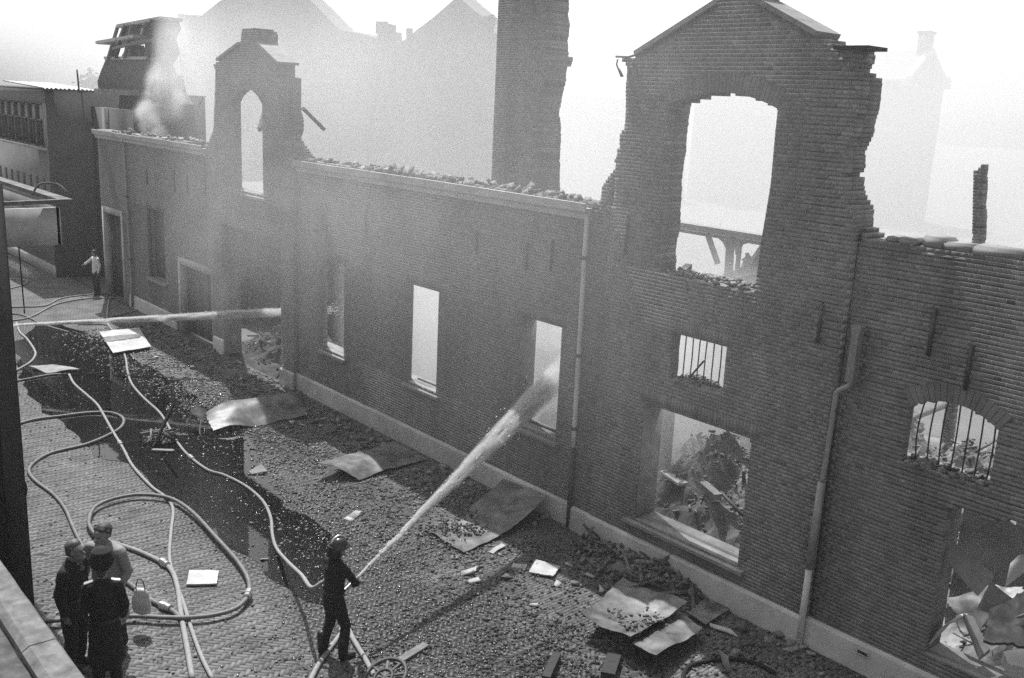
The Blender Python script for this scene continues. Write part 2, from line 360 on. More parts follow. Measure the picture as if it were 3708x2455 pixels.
# ------------------------------------------------------------------ ground, pavement, standing water
g = link("ground", mesh([(-380, -380, -.06), (380, -380, -.06), (380, 380, -.06), (-380, 380, -.06)], [(0, 1, 2, 3)]), M["ground"]); setp(g, kind="structure")
pave = part_boxes("pavement", [(-44, -2.5, -11.4, -.02, -.055, -.007)], M["earth"]); setp(pave, kind="structure")
PV = []                                                     # centre x, y, half length along its own x and y, turn
gp = .0016; S45 = math.sqrt(.5)
def herring(x0, x1, y0, y1, w=.0665, n=3):                   # clinkers on edge in a herringbone at 45 degrees to the wall
    R = math.hypot(x1 - x0, y1 - y0); K = int(R / w) + 4; cx_, cy_ = (x0 + x1) / 2, (y0 + y1) / 2
    k = np.arange(-K, K); I, J = np.meshgrid(k, k); D = (I - J) % (2 * n)
    for dv, (a, b), off in ((0, (n, 1), 0), (2 * n - 1, (1, n), 0)):
        m = D == dv; u0, v0 = I[m] * w, J[m] * w; uc, vc = u0 + a * w / 2, v0 + b * w / 2
        X = cx_ + (uc - vc) * S45; Y = cy_ + (uc + vc) * S45; ok = (X > x0) & (X < x1) & (Y > y0 + .03) & (Y < y1 - .03)
        for x, y in zip(X[ok], Y[ok]): PV.append((x, y, a * w / 2 - gp, b * w / 2 - gp, math.pi / 4))
def running(x0, x1, y0, y1, w=.0665):
    for i in range(int((x1 - x0) / w)):
        y = y0 - (.1 if i % 2 else 0)
        while y < y1:
            a, b = max(y, y0), min(y + .2, y1)
            if b - a > .03: PV.append((x0 + (i + .5) * w, (a + b) / 2, w / 2 - gp, (b - a) / 2 - gp, 0.0))
            y += .2
herring(-26, -4, -8.8, -2.6); running(-26, -4, -2.58, -.06); running(-26, -4, -11.3, -8.82); herring(-44, -26, -9.5, -.06)
PV = np.array(PV); cx = np.column_stack([PV[:, 0], PV[:, 1], np.zeros(len(PV))])
ok = in_view(cx, .12); PV, cx = PV[ok], cx[ok]
order = np.argsort(np.linalg.norm(cx - CL, axis=1)); near, rest = order[:300], order[300:]
top = rng.normal(-.002, .0009, len(PV)) + .006 * np.array([mnoise.noise(Vector((c[0] * .8, c[1] * .8, 0))) for c in cx])
PF = BOXF[1:]
q = PV[rest]; Lc = (BOXU[None] * 2 - 1) * np.stack([q[:, 2], q[:, 3], np.full(len(q), .5)], 1)[:, None, :]
ca, sa = np.cos(q[:, 4])[:, None], np.sin(q[:, 4])[:, None]
Vp = np.stack([q[:, 0:1] + Lc[..., 0] * ca - Lc[..., 1] * sa, q[:, 1:2] + Lc[..., 0] * sa + Lc[..., 1] * ca, np.where(Lc[..., 2] > 0, top[rest][:, None], -.02)], -1)
o = link("paver_field", mesh(Vp.reshape(-1, 3), (PF[None] + 8 * np.arange(len(q))[:, None, None]).reshape(-1, 4), np.repeat(rng.uniform(.86, 1.12, len(q)), 5)), M["paver"], pave); setp(o, kind="stuff")
me_v = []
for k in range(8):
    V = (BOXU * 2 - 1) * np.array([1, 1, .012]); V[4:, 2] += rng.normal(0, .0007, 4); me = mesh(V, BOXF.copy(), np.full(6, .86 + .035 * k)); me.materials.append(M["paver"]); me_v.append(me)
for i in near:
    o = link("paver", me_v[int(rng.integers(8))], None, pave, (PV[i, 0], PV[i, 1], top[i] - .012)); o.scale = (PV[i, 2], PV[i, 3], 1); o.rotation_euler = (0, 0, PV[i, 4])

def puddle(poly, z, rough=.25, name="puddle"):
    P = [Vector((p[0], p[1], 0)) for p in poly]; C = catmull(P + [P[0]], 8)[:-1]
    C = [p + Vector((mnoise.noise(p * 1.3), mnoise.noise(p * 1.3 + Vector((9, 0, 0))), 0)) * rough for p in C]
    bm = bmesh.new(); f = bm.faces.new([bm.verts.new((p.x, p.y, z)) for p in C])
    f.normal_update()
    if f.normal.z < 0: f.normal_flip()
    bmesh.ops.triangulate(bm, faces=bm.faces[:]); me = bpy.data.meshes.new("m"); bm.to_mesh(me); bm.free()
    return setp(link(name, me, M["water"]), kind="structure")
puddle([(-31.568,-4.816,0),(-28.484,-5.438,0),(-26.096,-5.908,0),(-22.318,-5.95,0),(-20.674,-6.008,0),(-19.386,-5.685,0),(-17.935,-5.615,0),(-15.947,-5.592,0),(-14.349,-5.596,0),(-13.141,-5.497,0),(-12.182,-5.367,0),(-12.081,-4.998,0),(-13.05,-4.326,0),(-14.651,-3.905,0),(-16.31,-3.823,0),(-18.482,-3.197,0),(-20.516,-2.623,0),(-21.739,-2.718,0),(-24.616,-2.398,0),(-27.236,-2.467,0),(-30.258,-2.545,0),(-33.657,-3.086,0)], .0075)

# ------------------------------------------------------------------ the burnt-out brick facade
T = .45; CH = .0612
fac = empty("ruined_facade", (-18, .2, 0), "long roofless brick warehouse wall with two gables, empty windows and a grey cement plinth", "building ruin")
g1 = [(-27.767,6.224),(-27.357,6.669),(-27.119,8.311),(-27.252,8.489),(-26.906,8.584),(-25.508,9.013),(-25.388,9.414),(-24.805,9.455),(-24.391,9.315),(-24.4,9),(-23.275,8.498),(-23.469,8.525),(-23.472,8.22),(-23.153,8.202),(-23.16,7.384),(-22.959,7.008),(-23.166,6.665),(-23.217,6.08)]
g2 = [(-11.831,6.245),(-11.823,6.486),(-11.663,6.665),(-11.571,6.768),(-11.553,7.099),(-11.387,7.146),(-11.412,7.396),(-11.311,7.473),(-11.35,8.525),(-11.506,8.629),(-11.125,8.662),(-9.594,9.396)]
g2b = [(-8.843,9.39),(-7.443,8.733),(-7.197,8.734),(-7.18,8.619),(-7.238,8.447),(-7.019,8.391),(-7.002,8.191),(-6.989,7.931),(-7.055,7.636),(-7.118,7.395),(-7.14,7.094),(-7.233,7.05),(-7.111,7.036),(-7.072,6.859),(-6.962,6.688),(-6.871,6.607),(-6.853,6.397),(-6.89,6.197)]
TOPZ = 6.17
outline = [(-37.58, 0), (-37.58, TOPZ)] + [(-27.8, TOPZ)] + g1[1:-1] + [(-22.36, TOPZ)] + [(-11.86, TOPZ)] + g2[1:] + [(-9.56, 9.75), (-8.88, 9.75)] + g2b[:-1] + [(-6.6, 6.22), (-1.5, 6.22), (-1.5, 0)]
def arc(xl, xr, zs, rise, n=14):
    w = (xr - xl) / 2; r = (w * w + rise * rise) / (2 * rise); c = (xl + xr) / 2; zc = zs + rise - r
    return [(c + w * math.cos(math.pi * (1 - k / n)) , zc + math.sqrt(max(r * r - (w * math.cos(math.pi * (1 - k / n))) ** 2, 0))) for k in range(n + 1)]
def rect(xl, xr, zb, zt): return [(xl, zb), (xr, zb), (xr, zt), (xl, zt)]
OPEN = {
    'F3': rect(-21.26, -20.27, 1.45, 3.79), 'F4': rect(-17.5, -16.4, 1.5, 3.81), 'F5': rect(-13.73, -12.56, 1.58, 3.81),
    'F6': [(-9.85, 3.46), (-8.78, 3.46), (-8.78, 4.27), (-9.85, 4.27)], 'F7': [(-10.36, .8), (-8.15, .8), (-8.15, 2.9), (-8.4, 2.96), (-8.9, 2.93), (-10.36, 2.93)],
    'F8': [(-10.33, 5.22), (-8.39, 5.2), (-8.36, 6.0), (-8.31, 6.9)] + list(reversed(arc(-10.33, -8.33, 7.92, .2)))[0:] ,
    'F9': [(-5.78, 3.3), (-4.62, 3.3)] + list(reversed(arc(-5.78, -4.62, 4.1, .19))),
    'F10': [(-5.06, .72), (-2.6, .72), (-2.6, 3.0), (-3.2, 2.9), (-3.6, 3.02), (-3.9, 2.92), (-4.3, 2.98), (-4.5, 2.88), (-4.9, 2.95), (-5.06, 2.85)],
    'G1': [(-26.0, 5.05), (-24.28, 5.05)] + list(reversed(arc(-26.0, -24.28, 7.5, .36))),
    'GATE': rect(-26.9, -23.33, -.1, 4.0), 'DW': rect(-33.0, -31.55, 1.42, 3.82), 'D2': rect(-30.45, -27.75, -.1, 2.5), 'D1': rect(-37.45, -35.35, -.1, 3.4),
}
ZONES = [(-38.0, -27.9, 0.0), (-27.9, -22.6, -.1), (-22.6, -11.45, 0.0), (-11.45, -6.85, -.09), (-6.85, -1.5, 0.0)]
def scan(poly, z):
    xs = []
    for (x0, z0), (x1, z1) in zip(poly, poly[1:] + poly[:1]):
        if (z0 <= z) != (z1 <= z): xs.append(x0 + (z - z0) / (z1 - z0) * (x1 - x0))
    xs.sort(); return list(zip(xs[::2], xs[1::2]))
def subtract(iv, cut):
    out = []
    for a, b in iv:
        for c, d in cut:
            pass
        segs = [(a, b)]
        for c, d in cut:
            ns = []
            for s, e in segs:
                if d <= s or c >= e: ns.append((s, e)); continue
                if c > s: ns.append((s, c))
                if d < e: ns.append((d, e))
            segs = ns
        out += segs
    return out
def lay(outline, openings, z0, zmax, zones, thick, ch=CH, ragged=lambda x, z: 0.0, seed=3, yfront=None):
    """lay courses of bricks; returns bricks (x0 x1 y0 y1 z0 z1) and the mortar runs behind them"""
    r = np.random.default_rng(seed); BR = []; MO = []; k = 0; z = z0
    while z < zmax:
        zc = z + ch / 2; iv = scan(outline, zc); cut = []
        for p in openings: cut += scan(p, zc)
        iv = subtract(iv, cut)
        for za, zb, yf in zones:
            for a, b in iv:
                a2, b2 = max(a, za), min(b, zb)
                if b2 - a2 < .05: continue
                ra, rb = ragged(a2, zc), ragged(b2, zc); nn = lambda q, s: max(0, .5 + 1.1 * mnoise.noise(Vector((q * .7, zc * 2.6, seed + s)))) * .75 + .25 * r.uniform(0, 1)
                a2 += nn(a2, 0) * ra; b2 -= nn(b2, 7) * rb
                if yfront is not None: yf = yfront
                if b2 - a2 < .05: continue
                MO.append((a2 + .004, b2 - .004, yf + .0014, thick - .002, z + .0004, z + ch - .0004))
                pitch = .22 if k % 2 == 0 else .11; x = math.floor(a2 / pitch) * pitch + (.055 if k % 2 else (.11 if (k // 2) % 2 else 0)) - pitch
                while x < b2:
                    s, e = max(x, a2), min(x + pitch, b2)
                    if e - s > .035:
                        BR.append((s + .0035, e - .0035, yf + r.normal(0, .0003), thick + r.normal(0, .001), z + .004, z + ch - .004))
                    x += pitch
        z += ch; k += 1
    return np.array(BR), np.array(MO)
def rag(x, z):
    if -11.9 < x < -11.2 and z > 6.2 and z < 8.6: return .07
    if -7.4 < x < -6.5 and z > 6.2: return .07
    if -10.4 < x < -10.25 and z > 5.2: return .06
    if -8.5 < x < -8.1 and .8 < z < 4.3 or -10.4 < x < -9.7 and 3.4 < z < 4.3: return .025
    if -23 < x < -21.9 and z > 6.2: return .07
    if -28 < x < -27 and z > 6.2: return .05
    return .008
YM = .13                                                  # outer half-brick leaf, then the rest of the wall behind it
BR, MO = lay(outline, list(OPEN.values()), 0.0, 9.8, ZONES, YM, ragged=rag)
INNER = dict(OPEN); INNER['F3'] = rect(-22.0, -20.22, 1.45, 3.84); INNER['F4'] = rect(-18.25, -16.36, 1.5, 3.86)
INNER['F6'] = rect(-10.3, -8.75, 3.44, 4.3); INNER['F9'] = [(-6.2, 3.28), (-4.6, 3.28)] + list(reversed(arc(-6.2, -4.6, 4.12, .22))); INNER['G1'] = rect(-26.75, -24.2, 5.05, 8.0)
B2, M2 = lay(outline, list(INNER.values()), 0.0, 9.8, [(-38.0, -1.5, YM + .004)], T, ragged=rag, seed=3)
MO = np.vstack([MO, M2])
bc = np.stack([(BR[:, 0] + BR[:, 1]) / 2, BR[:, 2], (BR[:, 4] + BR[:, 5]) / 2], 1)
dist = np.linalg.norm(bc - CL, axis=1) + np.where(in_view(bc, -.005), 0, 1e3) + np.where((BR[:, 1] - BR[:, 0]) > .18, 0, 6)
dist += np.where(bc[:, 2] < .5, 500, 0)
order = np.argsort(dist); near, rest = order[:300], order[300:]
sh = np.clip(rng.normal(1.0, .10, len(BR)), .6, 1.4); sh[rng.random(len(BR)) < .03] *= .65
setp(link("brickwork", boxes_mesh(BR[rest], sh[rest], (-18, .2, 0)), M["brick"], fac), kind="stuff")
setp(link("backing_brickwork", boxes_mesh(B2, np.clip(rng.normal(1.0, .12, len(B2)), .6, 1.4), (-18, .2, 0)), M["brick"], fac), kind="stuff")
setp(link("mortar", boxes_mesh(MO, None, (-18, .2, 0)), M["mortar"], fac), kind="stuff")
bm_v = []
for k in range(8):
    V = (BOXU - .5); me = mesh(V, BOXF.copy(), np.full(6, .82 + .05 * k)); me.materials.append(M["brick"]); bm_v.append(me)
for i in near:
    b = BR[i]; o = link("brick", bm_v[int(rng.integers(8))], None, fac, ((b[0] + b[1]) / 2 + 18, (b[2] + b[3]) / 2 - .2, (b[4] + b[5]) / 2))
    o.scale = (b[1] - b[0], b[3] - b[2], b[5] - b[4])
FO = (-18, .2, 0)
def fpart(name, B, m, parent=fac, bev=0): return link(name, boxes_mesh([B] if len(np.shape(B)) == 1 else B, None, FO), m, parent)
# arches: bricks on edge, standing a little proud
def voussoirs(xl, xr, zs, rise, yf, h=.22):
    n = max(8, int((xr - xl) / .066)); A = arc(xl, xr, zs, rise, 60); V = []; F = []; w = (xr - xl) / 2
    r = (w * w + rise * rise) / (2 * rise); c = (xl + xr) / 2; zc = zs + rise - r; a0 = math.asin(w / r); step = 2 * a0 / n
    for k in range(n):
        t0 = -a0 + k * step + .0035 / r; t1 = -a0 + (k + 1) * step - .0035 / r; q = len(V)
        y0 = yf - .008 + random.uniform(-.002, .002)
        for y in (y0, YM):
            for rr_, t in ((r, t0), (r, t1), (r + h, t1), (r + h, t0)): V.append((c + rr_ * math.sin(t) + 18, y - .2, zc + rr_ * math.cos(t)))
        F += [(q, q + 1, q + 2, q + 3), (q + 7, q + 6, q + 5, q + 4), (q, q + 4, q + 5, q + 1), (q + 1, q + 5, q + 6, q + 2), (q + 2, q + 6, q + 7, q + 3), (q + 3, q + 7, q + 4, q)]
    me = mesh(V, F, rng.uniform(.88, 1.1, len(F))); setp(link("arch", me, M["brick"], fac), kind="stuff")
voussoirs(-10.33, -8.33, 7.92, .2, -.09, .3); voussoirs(-5.78, -4.62, 4.1, .19, 0, .24); voussoirs(-26.0, -24.28, 7.5, .36, -.1, .24)
def soldier(xl, xr, z, yf, h=.21):                          # flat arch of bricks on end
    n = int((xr - xl) / .063); s = (xr - xl) / n
    B = [(xl + k * s + .004, xl + (k + 1) * s - .004, yf - .004, YM, z + .002, z + h) for k in range(n)]
    setp(link("flat_arch", boxes_mesh(B, rng.uniform(.88, 1.1, n), FO), M["brick"], fac), kind="stuff")
for a, b, z in ((-21.36, -20.17, 3.79), (-17.6, -16.3, 3.81), (-13.83, -12.46, 3.81), (-33.1, -31.45, 3.82)): soldier(a, b, z, 0)
soldier(-9.85, -8.68, 4.27, -.09); soldier(-10.46, -8.0, 2.97, -.09)
# plinth, one rendered length per bay
for a, b, yf in ((-34.9, -30.62, 0), (-27.6, -26.92, -.1), (-23.32, -22.6, -.1), (-22.6, -12.02, 0), (-12.02, -11.45, -.05), (-11.45, -6.85, -.09), (-6.85, -1.5, 0)):
    bm = bmesh.new(); n = max(2, int((b - a) / .25)); V = []
    for i in range(n + 1):
        x = a + (b - a) * i / n; w = lambda s, k: .014 * mnoise.noise(Vector((x * 1.9, s, k)))
        V.append([bm.verts.new(v) for v in ((x - FO[0], yf - .07 + w(1, 0) - .2, 0), (x - FO[0], yf - .06 + w(2, 1) - .2, .425), (x - FO[0], yf - .045 - .2, .452 + w(5, 3) * .8), (x - FO[0], yf - .003 - .2, .468 + w(5, 3) * .8), (x - FO[0], yf - .003 - .2, 0))])
    for p, q in zip(V, V[1:]):
        for k in range(5): bm.faces.new((p[k], q[k], q[(k + 1) % 5], p[(k + 1) % 5]))
    bm.faces.new(list(reversed(V[0]))); bm.faces.new(V[-1]); bmesh.ops.recalc_face_normals(bm, faces=bm.faces)
    me = bpy.data.meshes.new("m"); bm.to_mesh(me); bm.free(); link("plinth", me, M["plinth"], fac)
v = fpart("air_vent", [(-6.0, -5.8, -.078, -.066, .29, .31), (-6.0, -5.8, -.078, -.066, .36, .38), (-6.0, -5.98, -.078, -.066, .31, .36), (-5.82, -5.8, -.078, -.066, .31, .36)], M["plinth"])
link("vent_dark_fill", boxes_mesh([(-5.98, -5.82, -.0735, -.066, .31, .36)], None, FO), M["char"], v)  # solid dark block painted for the shade inside the vent
# plastered reveals
for x, z0, z1, yf in ((-10.36, .81, 2.91, -.06), (-13.73, 1.59, 3.78, .02)): fpart("plaster_reveal", (x - .01, x + .018, yf, T - .02, z0, z1), M["stone"])
# sills
for a, b, z, yf in ((-21.4, -20.13, 1.45, 0), (-17.66, -16.24, 1.5, 0), (-13.88, -12.42, 1.58, 0), (-33.15, -31.4, 1.42, 0), (-26.25, -23.95, 5.05, -.1), (-10.55, -8.0, .8, -.09)):
    P = [(yf - .09, z - .11), (yf - .09, z - .05), (T * .55, z - .004), (T * .55, z - .11)]
    link("sill", prism_mesh([(p[0] - .2, p[1]) for p in P], a + 18, b + 18, 'x'), M["stone"], fac)
for a, b, z, yf in ((-9.85, -8.78, 3.462, -.09), (-5.78, -4.62, 3.302, 0), (-10.33, -8.39, 5.222, -.09)):   # broken masonry on the ledges
    P = [(random.uniform(a, b) + 18, random.uniform(yf + .02, T) - .2, z + random.uniform(0, .03)) for _ in range(130)]
    setp(link("ledge_rubble", chips_mesh(P, np.array([random.uniform(.03, .12) for _ in P])), M["chip"], fac), kind="stuff")
# charred frames left on the sills of two windows
for a, b, z in ((-17.48, -16.42, 1.5), (-13.7, -12.6, 1.58)): fpart("frame_remnant", (a, b, .27, .33, z, z + .05), M["char"])
# eaves: boxed cornice with a zinc-lined gutter, in lengths
def cornice(a, b):
    n = max(1, round((b - a) / 2.4)); s = (b - a) / n
    for k in range(n):
        x0, x1 = a + k * s + .004, a + (k + 1) * s - .004; d = random.uniform(-.012, .012)
        P = [(-.02, 5.86), (-.10, 5.88), (-.12, 5.98), (-.2, 6.02), (-.22, 6.17 + d), (-.19, 6.175 + d), (-.17, 6.08), (-.02, 6.08)]
        link("cornice", prism_mesh([(p[0] - .2, p[1]) for p in P], x0 + 18, x1 + 18, 'x'), M["white"], fac)
cornice(-37.56, -27.95); cornice(-22.45, -11.95)
# gable copings (stone slabs on the rakes) and the cap blocks
def rake(name, P, yf, m, w=.62, h=.07, n=5):
    a, b = Vector((P[0][0], 0, P[0][1])), Vector((P[1][0], 0, P[1][1])); d = (b - a) / n
    for k in range(n):
        p, q = a + d * k + d.normalized() * .004, a + d * (k + 1) - d.normalized() * .004
        c = Vector((18, yf + .24 - .2, h / 2 + .002)); link(name, beam_mesh(p + c, q + c, w, h), m, fac)
rake("coping_slab", [g2[-2], (g2[-1][0] + .02, g2[-1][1])], -.09, M["stone"], n=4)
rake("coping_slab", [g2b[0], (g2b[1][0] - .35, g2b[1][1] + .17)], -.09, M["stone"], n=3)
rake("coping_slab", [g1[4], g1[5]], -.1, M["stone"], n=3); rake("coping_slab", [g1[9], g1[10]], -.1, M["stone"], n=3)
# wrought iron wall anchors
for x, z0, z1 in ((-13.62, 4.72, 5.25), (-12.93, 4.8, 5.38), (-11.02, 5.4, 6.06), (-5.64, 4.84, 5.48), (-7.22, 4.68, 5.27), (-30.53, 4.55, 5.25), (-32.85, 4.6, 5.1), (-28.2, 4.6, 5.3), (-29.55, 4.6, 5.2), (-15.15, 4.8, 5.3), (-5.1, 4.5, 5.1), (-19.3, 4.7, 5.25)):
    yf = -.09 if -11.45 < x < -6.85 else 0.0
    fpart("wall_anchor", (x - .022, x + .022, yf - .035, yf - .004, z0, z1), M["iron"])
# iron bars in the two barred windows
def bars(xl, xr, zb, zt, n, y, bend):
    gr = empty("window_bars", (0, 0, 0)); gr.parent = fac
    for k in range(n):
        x = xl + (xr - xl) * (k + .5) / n; P = []
        for j in range(9):
            t = j / 8; P.append((x + bend[k % len(bend)] * math.sin(math.pi * t) + 18, y - .2, zb + (zt(x) - zb) * t))
        tube("bar", P, .011, M["iron"], gr, 6)
bars(-9.83, -8.82, 3.44, lambda x: 4.3, 7, .14, [0, .012, 0, -.01])
bars(-5.76, -4.66, 3.26, lambda x: 4.12 + .19 * max(0, 1 - ((x + 5.2) / .58) ** 2), 7, .2, [-.045, -.03, -.025, 0.01, .0, .012, .02])
beam("loose_iron", (-9.72 + 18, .1, 3.5), (-9.42 + 18, .02, 3.85), .03, .02, M["iron"], fac)
# rainwater pipes
def downpipe(P, r, m, brackets, y=-.09):
    gr = empty("downpipe", (0, 0, 0)); gr.parent = fac
    tube("pipe", catmull([(x + 18, y - .2 + dy, z) for x, dy, z in P], 5), r, m, gr, 10)
    for x, z in brackets: tube("bracket", [(x + 18, y - .2, z - .03), (x + 18, y - .2, z + .03)], r + .012, M["iron"], gr, 10)
    return gr
d1 = downpipe([(-12.0, 0, 6.05), (-12.0, 0, 5.0), (-11.98, 0, 3.2), (-11.97, 0, 1.63)], .045, M["plinth"], [(-12, 5.2), (-11.98, 3.4), (-11.97, 2.0)])
tube("shoe_pipe", [(-11.97 + 18, -.29, 1.6), (-11.96 + 18, -.29, .8), (-11.96 + 18, -.29, .02)], .055, M["iron"], d1, 10)
d2 = downpipe([(-6.6, 0, 4.32), (-6.62, 0, 4.2), (-6.78, -.02, 4.07), (-6.8, -.02, 3.9), (-6.82, -.02, 3.0), (-6.84, -.02, 2.7)], .04, M["zinc"], [(-6.8, 3.8)], -.13)
tube("lower_pipe", [(-6.84 + 18, -.35, 2.68), (-6.86 + 18, -.35, 1.3)], .06, M["zinc"], d2, 12)
tube("foot_pipe", [(-6.86 + 18, -.35, 1.3), (-6.87 + 18, -.35, 0)], .05, M["plinth"], d2, 12)
link("hopper", prism_mesh([(-6.68 + 18, 4.25), (-6.56 + 18, 4.25), (-6.57 + 18, 4.9), (-6.54 + 18, 5.06), (-6.70 + 18, 5.06), (-6.67 + 18, 4.9)], -.38, -.24, 'y'), M["stone"], d2)
d3 = downpipe([(-34.7, 0, 5.9), (-34.62, 0, 5.7), (-34.55, 0, 3), (-34.5, 0, .05)], .05, M["zinc"], [(-34.57, 4), (-34.52, 1.8)])
# doors at the far end: pale frames, dark leaves
for a, b, zt in ((-37.45, -35.35, 3.4), (-30.45, -27.75, 2.5)):
    dr = empty("door", (0, 0, 0)); dr.parent = fac
    link("frame", boxes_mesh([(a, a + .16, -.03, .3, 0, zt), (b - .16, b, -.03, .3, 0, zt), (a + .16, b - .16, -.028, .3, zt - .22, zt)], None, FO), M["white"], dr)
    w = (b - a - .32) / 4
    for k in range(4): link("leaf", boxes_mesh([(a + .17 + k * w, a + .155 + (k + 1) * w, .2 + .01 * (k % 2), .26, .02, zt - .23)], None, FO), M["char"], dr)
# fallen joist ends still bedded in the gable window and the gate
for a, b, w in (([(-10.136,0.3,5.131)][0], [(-10.444,0.9,5.185)][0], .12), ([(-25.437,0.4,6.773)][0], [(-25.902,0.8,7.214)][0], .1), ([(-22.641,0.2,7.449)][0], [(-22.766,0.9,6.916)][0], .06)):
    beam("joist_end", Vector(a) - Vector(FO), Vector(b) - Vector(FO), w, w * 1.3, M["char"], fac)
# iron straps hanging off the left kneeler of the big gable
kp = [(-11.504,0,8.608),(-11.525,0,8.525),(-11.398,0,8.33),(-11.359,0,8.331),(-11.459,0,8.455)]
tube("iron_strap", [Vector(p) - Vector(FO) + Vector((0, -.12, 0)) for p in kp], .014, M["iron"], fac, 6)
kp = [(-11.548,0,8.65),(-11.266,0,8.642),(-11.107,0,8.676)]; tube("iron_strap", [Vector(p) - Vector(FO) + Vector((0, -.12, 0)) for p in kp], .02, M["iron"], fac, 6)
kp = [(-7.445,0,8.744),(-7.221,0,8.753),(-6.935,0,8.723)]; beam("iron_strap", Vector(kp[0]) - Vector(FO), Vector(kp[2]) - Vector(FO) + Vector((0, 0, .02)), .5, .05, M["char"], fac)
# broken brick lying along the wall head
P = []; S = []
for _ in range(250):
    x = random.choice([random.uniform(-36, -28), random.uniform(-22.3, -12), random.uniform(-22.3, -12), random.uniform(-19, -16)]); P.append((x + 18, random.uniform(-.05, .4) - .2, TOPZ + random.uniform(0, .05))); S.append(random.uniform(.05, .2) * (1.6 if random.random() < .08 else 1))
setp(link("loose_brick_on_wall", chips_mesh(P, S), M["chip"], fac), kind="stuff")
for x, l, h, y in ((-6.15, .24, .1, .15), (-5.82, .3, .16, .2), (-5.5, .42, .12, .2), (-5.0, .62, .13, .18), (-4.55, .35, .12, .22), (-6.4, .2, .08, .2)):
    me = boxes_mesh([(-l / 2, l / 2, -.19, .19, 0, h)]); bmm = bmesh.new(); bmm.from_mesh(me); bmesh.ops.bevel(bmm, geom=bmm.edges[:], offset=.025, segments=2, affect='EDGES')
    for vv in bmm.verts: vv.co += Vector((mnoise.noise(vv.co * 9), mnoise.noise(vv.co * 9 + Vector((5, 0, 0))), mnoise.noise(vv.co * 9 + Vector((0, 5, 0))))) * .02
    bmm.to_mesh(me); bmm.free(); o = link("coping_block", me, M["stone"], fac, (x + 18, y - .2, 6.225)); o.rotation_euler = (0, random.uniform(-.05, .05), random.uniform(-.1, .1))

# ------------------------------------------------------------------ what still stands behind the facade
def ruin_wall(name, poly, y0, thick, label, cat, zmax, z0=0.0, rg=.1, seed=5, m="brick"):
    xc = sum(p[0] for p in poly) / len(poly)
    b, mo = lay(poly, [], z0, zmax, [(-99, 99, y0 * 0)], thick, ragged=lambda x, z: rg if x > xc else .01, seed=seed)
    root = empty(name, (xc, y0, 0), label, cat)
    setp(link("brickwork", boxes_mesh(b, np.clip(rng.normal(1, .2, len(b)), .5, 1.5), (xc, 0, 0)), M[m], root), kind="stuff")
    setp(link("mortar", boxes_mesh(mo, None, (xc, 0, 0)), M["mortar"], root), kind="stuff")
    return root
pier = [(-20.815,10.904),(-20.803,10.469),(-20.786,5.864)]
pier_r = [(-18.813,5.644),(-18.864,7.207),(-18.967,7.627),(-18.848,8.15),(-18.772,8.774),(-18.618,8.839),(-18.605,9.055),(-18.783,9.077),(-18.841,10.463),(-18.863,10.884)]
ruin_wall("brick_chimney_stack", [(pier[0][0], 12.1)] + pier[1:] + [(pier[-1][0] + .1, 0), (pier_r[0][0] + .05, 0)] + pier_r[:-1] + [(pier_r[-1][0], 12.1)], 5, .8, "tall broken brick chimney breast rising out of the smoke behind the parapet", "chimney", 12.0, rg=.12)
colp = [(-8.353,5.713),(-8.531,6.987),(-8.472,7.042),(-8.455,6.992),(-8.411,7.054),(-8.388,7.114),(-8.335,7.093),(-8.147,5.728)]
ruin_wall("brick_column", [(colp[0][0], 0)] + colp + [(colp[-1][0], 0)], 7, .24, "slender broken brick column standing alone behind the right parapet", "column", 8.0, rg=.04, seed=9)

tr = empty("steel_truss", [(-14.657,8,3.778)][0], "pale riveted roof truss lying behind the big arched opening", "roof truss")
TO = tr.location.copy()
def tb(name, a, b, w, h): link(name, beam_mesh(Vector(a) - TO, Vector(b) - TO, w, h), M["zinc"], tr)
q = [(-16.635,8,4.888),(-13.69,8,4.886),(-16.618,8,4.739),(-13.671,8,4.739),(-14.781,8,4.784),(-14.737,8,3.765),(-15.522,8,4.776),(-15.1,8,4.045),(-13.741,8,4.793),(-14.221,8,4.015),(-14.482,8,4.736),(-14.486,8,3.806)]
tb("top_chord", q[0], q[1], .3, .16); tb("flange", q[2], q[3], .1, .07); tb("post", q[4], q[5], .22, .07); tb("post", q[10], q[11], .1, .07)
tb("diagonal", q[6], q[7], .12, .1); tb("diagonal", q[8], q[9], .12, .1)
for c in (((1668,548,8),), ((1712,556,8),)):
    pass
gp_ = [(-15.252,8,4.733),(-14.783,8,4.795),(-14.785,8,4.373)]; 
for P in ([(-15.255,4.755),(-14.858,4.752),(-14.845,4.42),(-15.005,4.621)], [(-14.684,4.753),(-14.181,4.733),(-14.391,4.639),(-14.567,4.349)]):
    link("gusset", prism_mesh([(p[0] - TO.x, p[1] - TO.z) for p in P], -.02, .02), M["zinc"], tr)

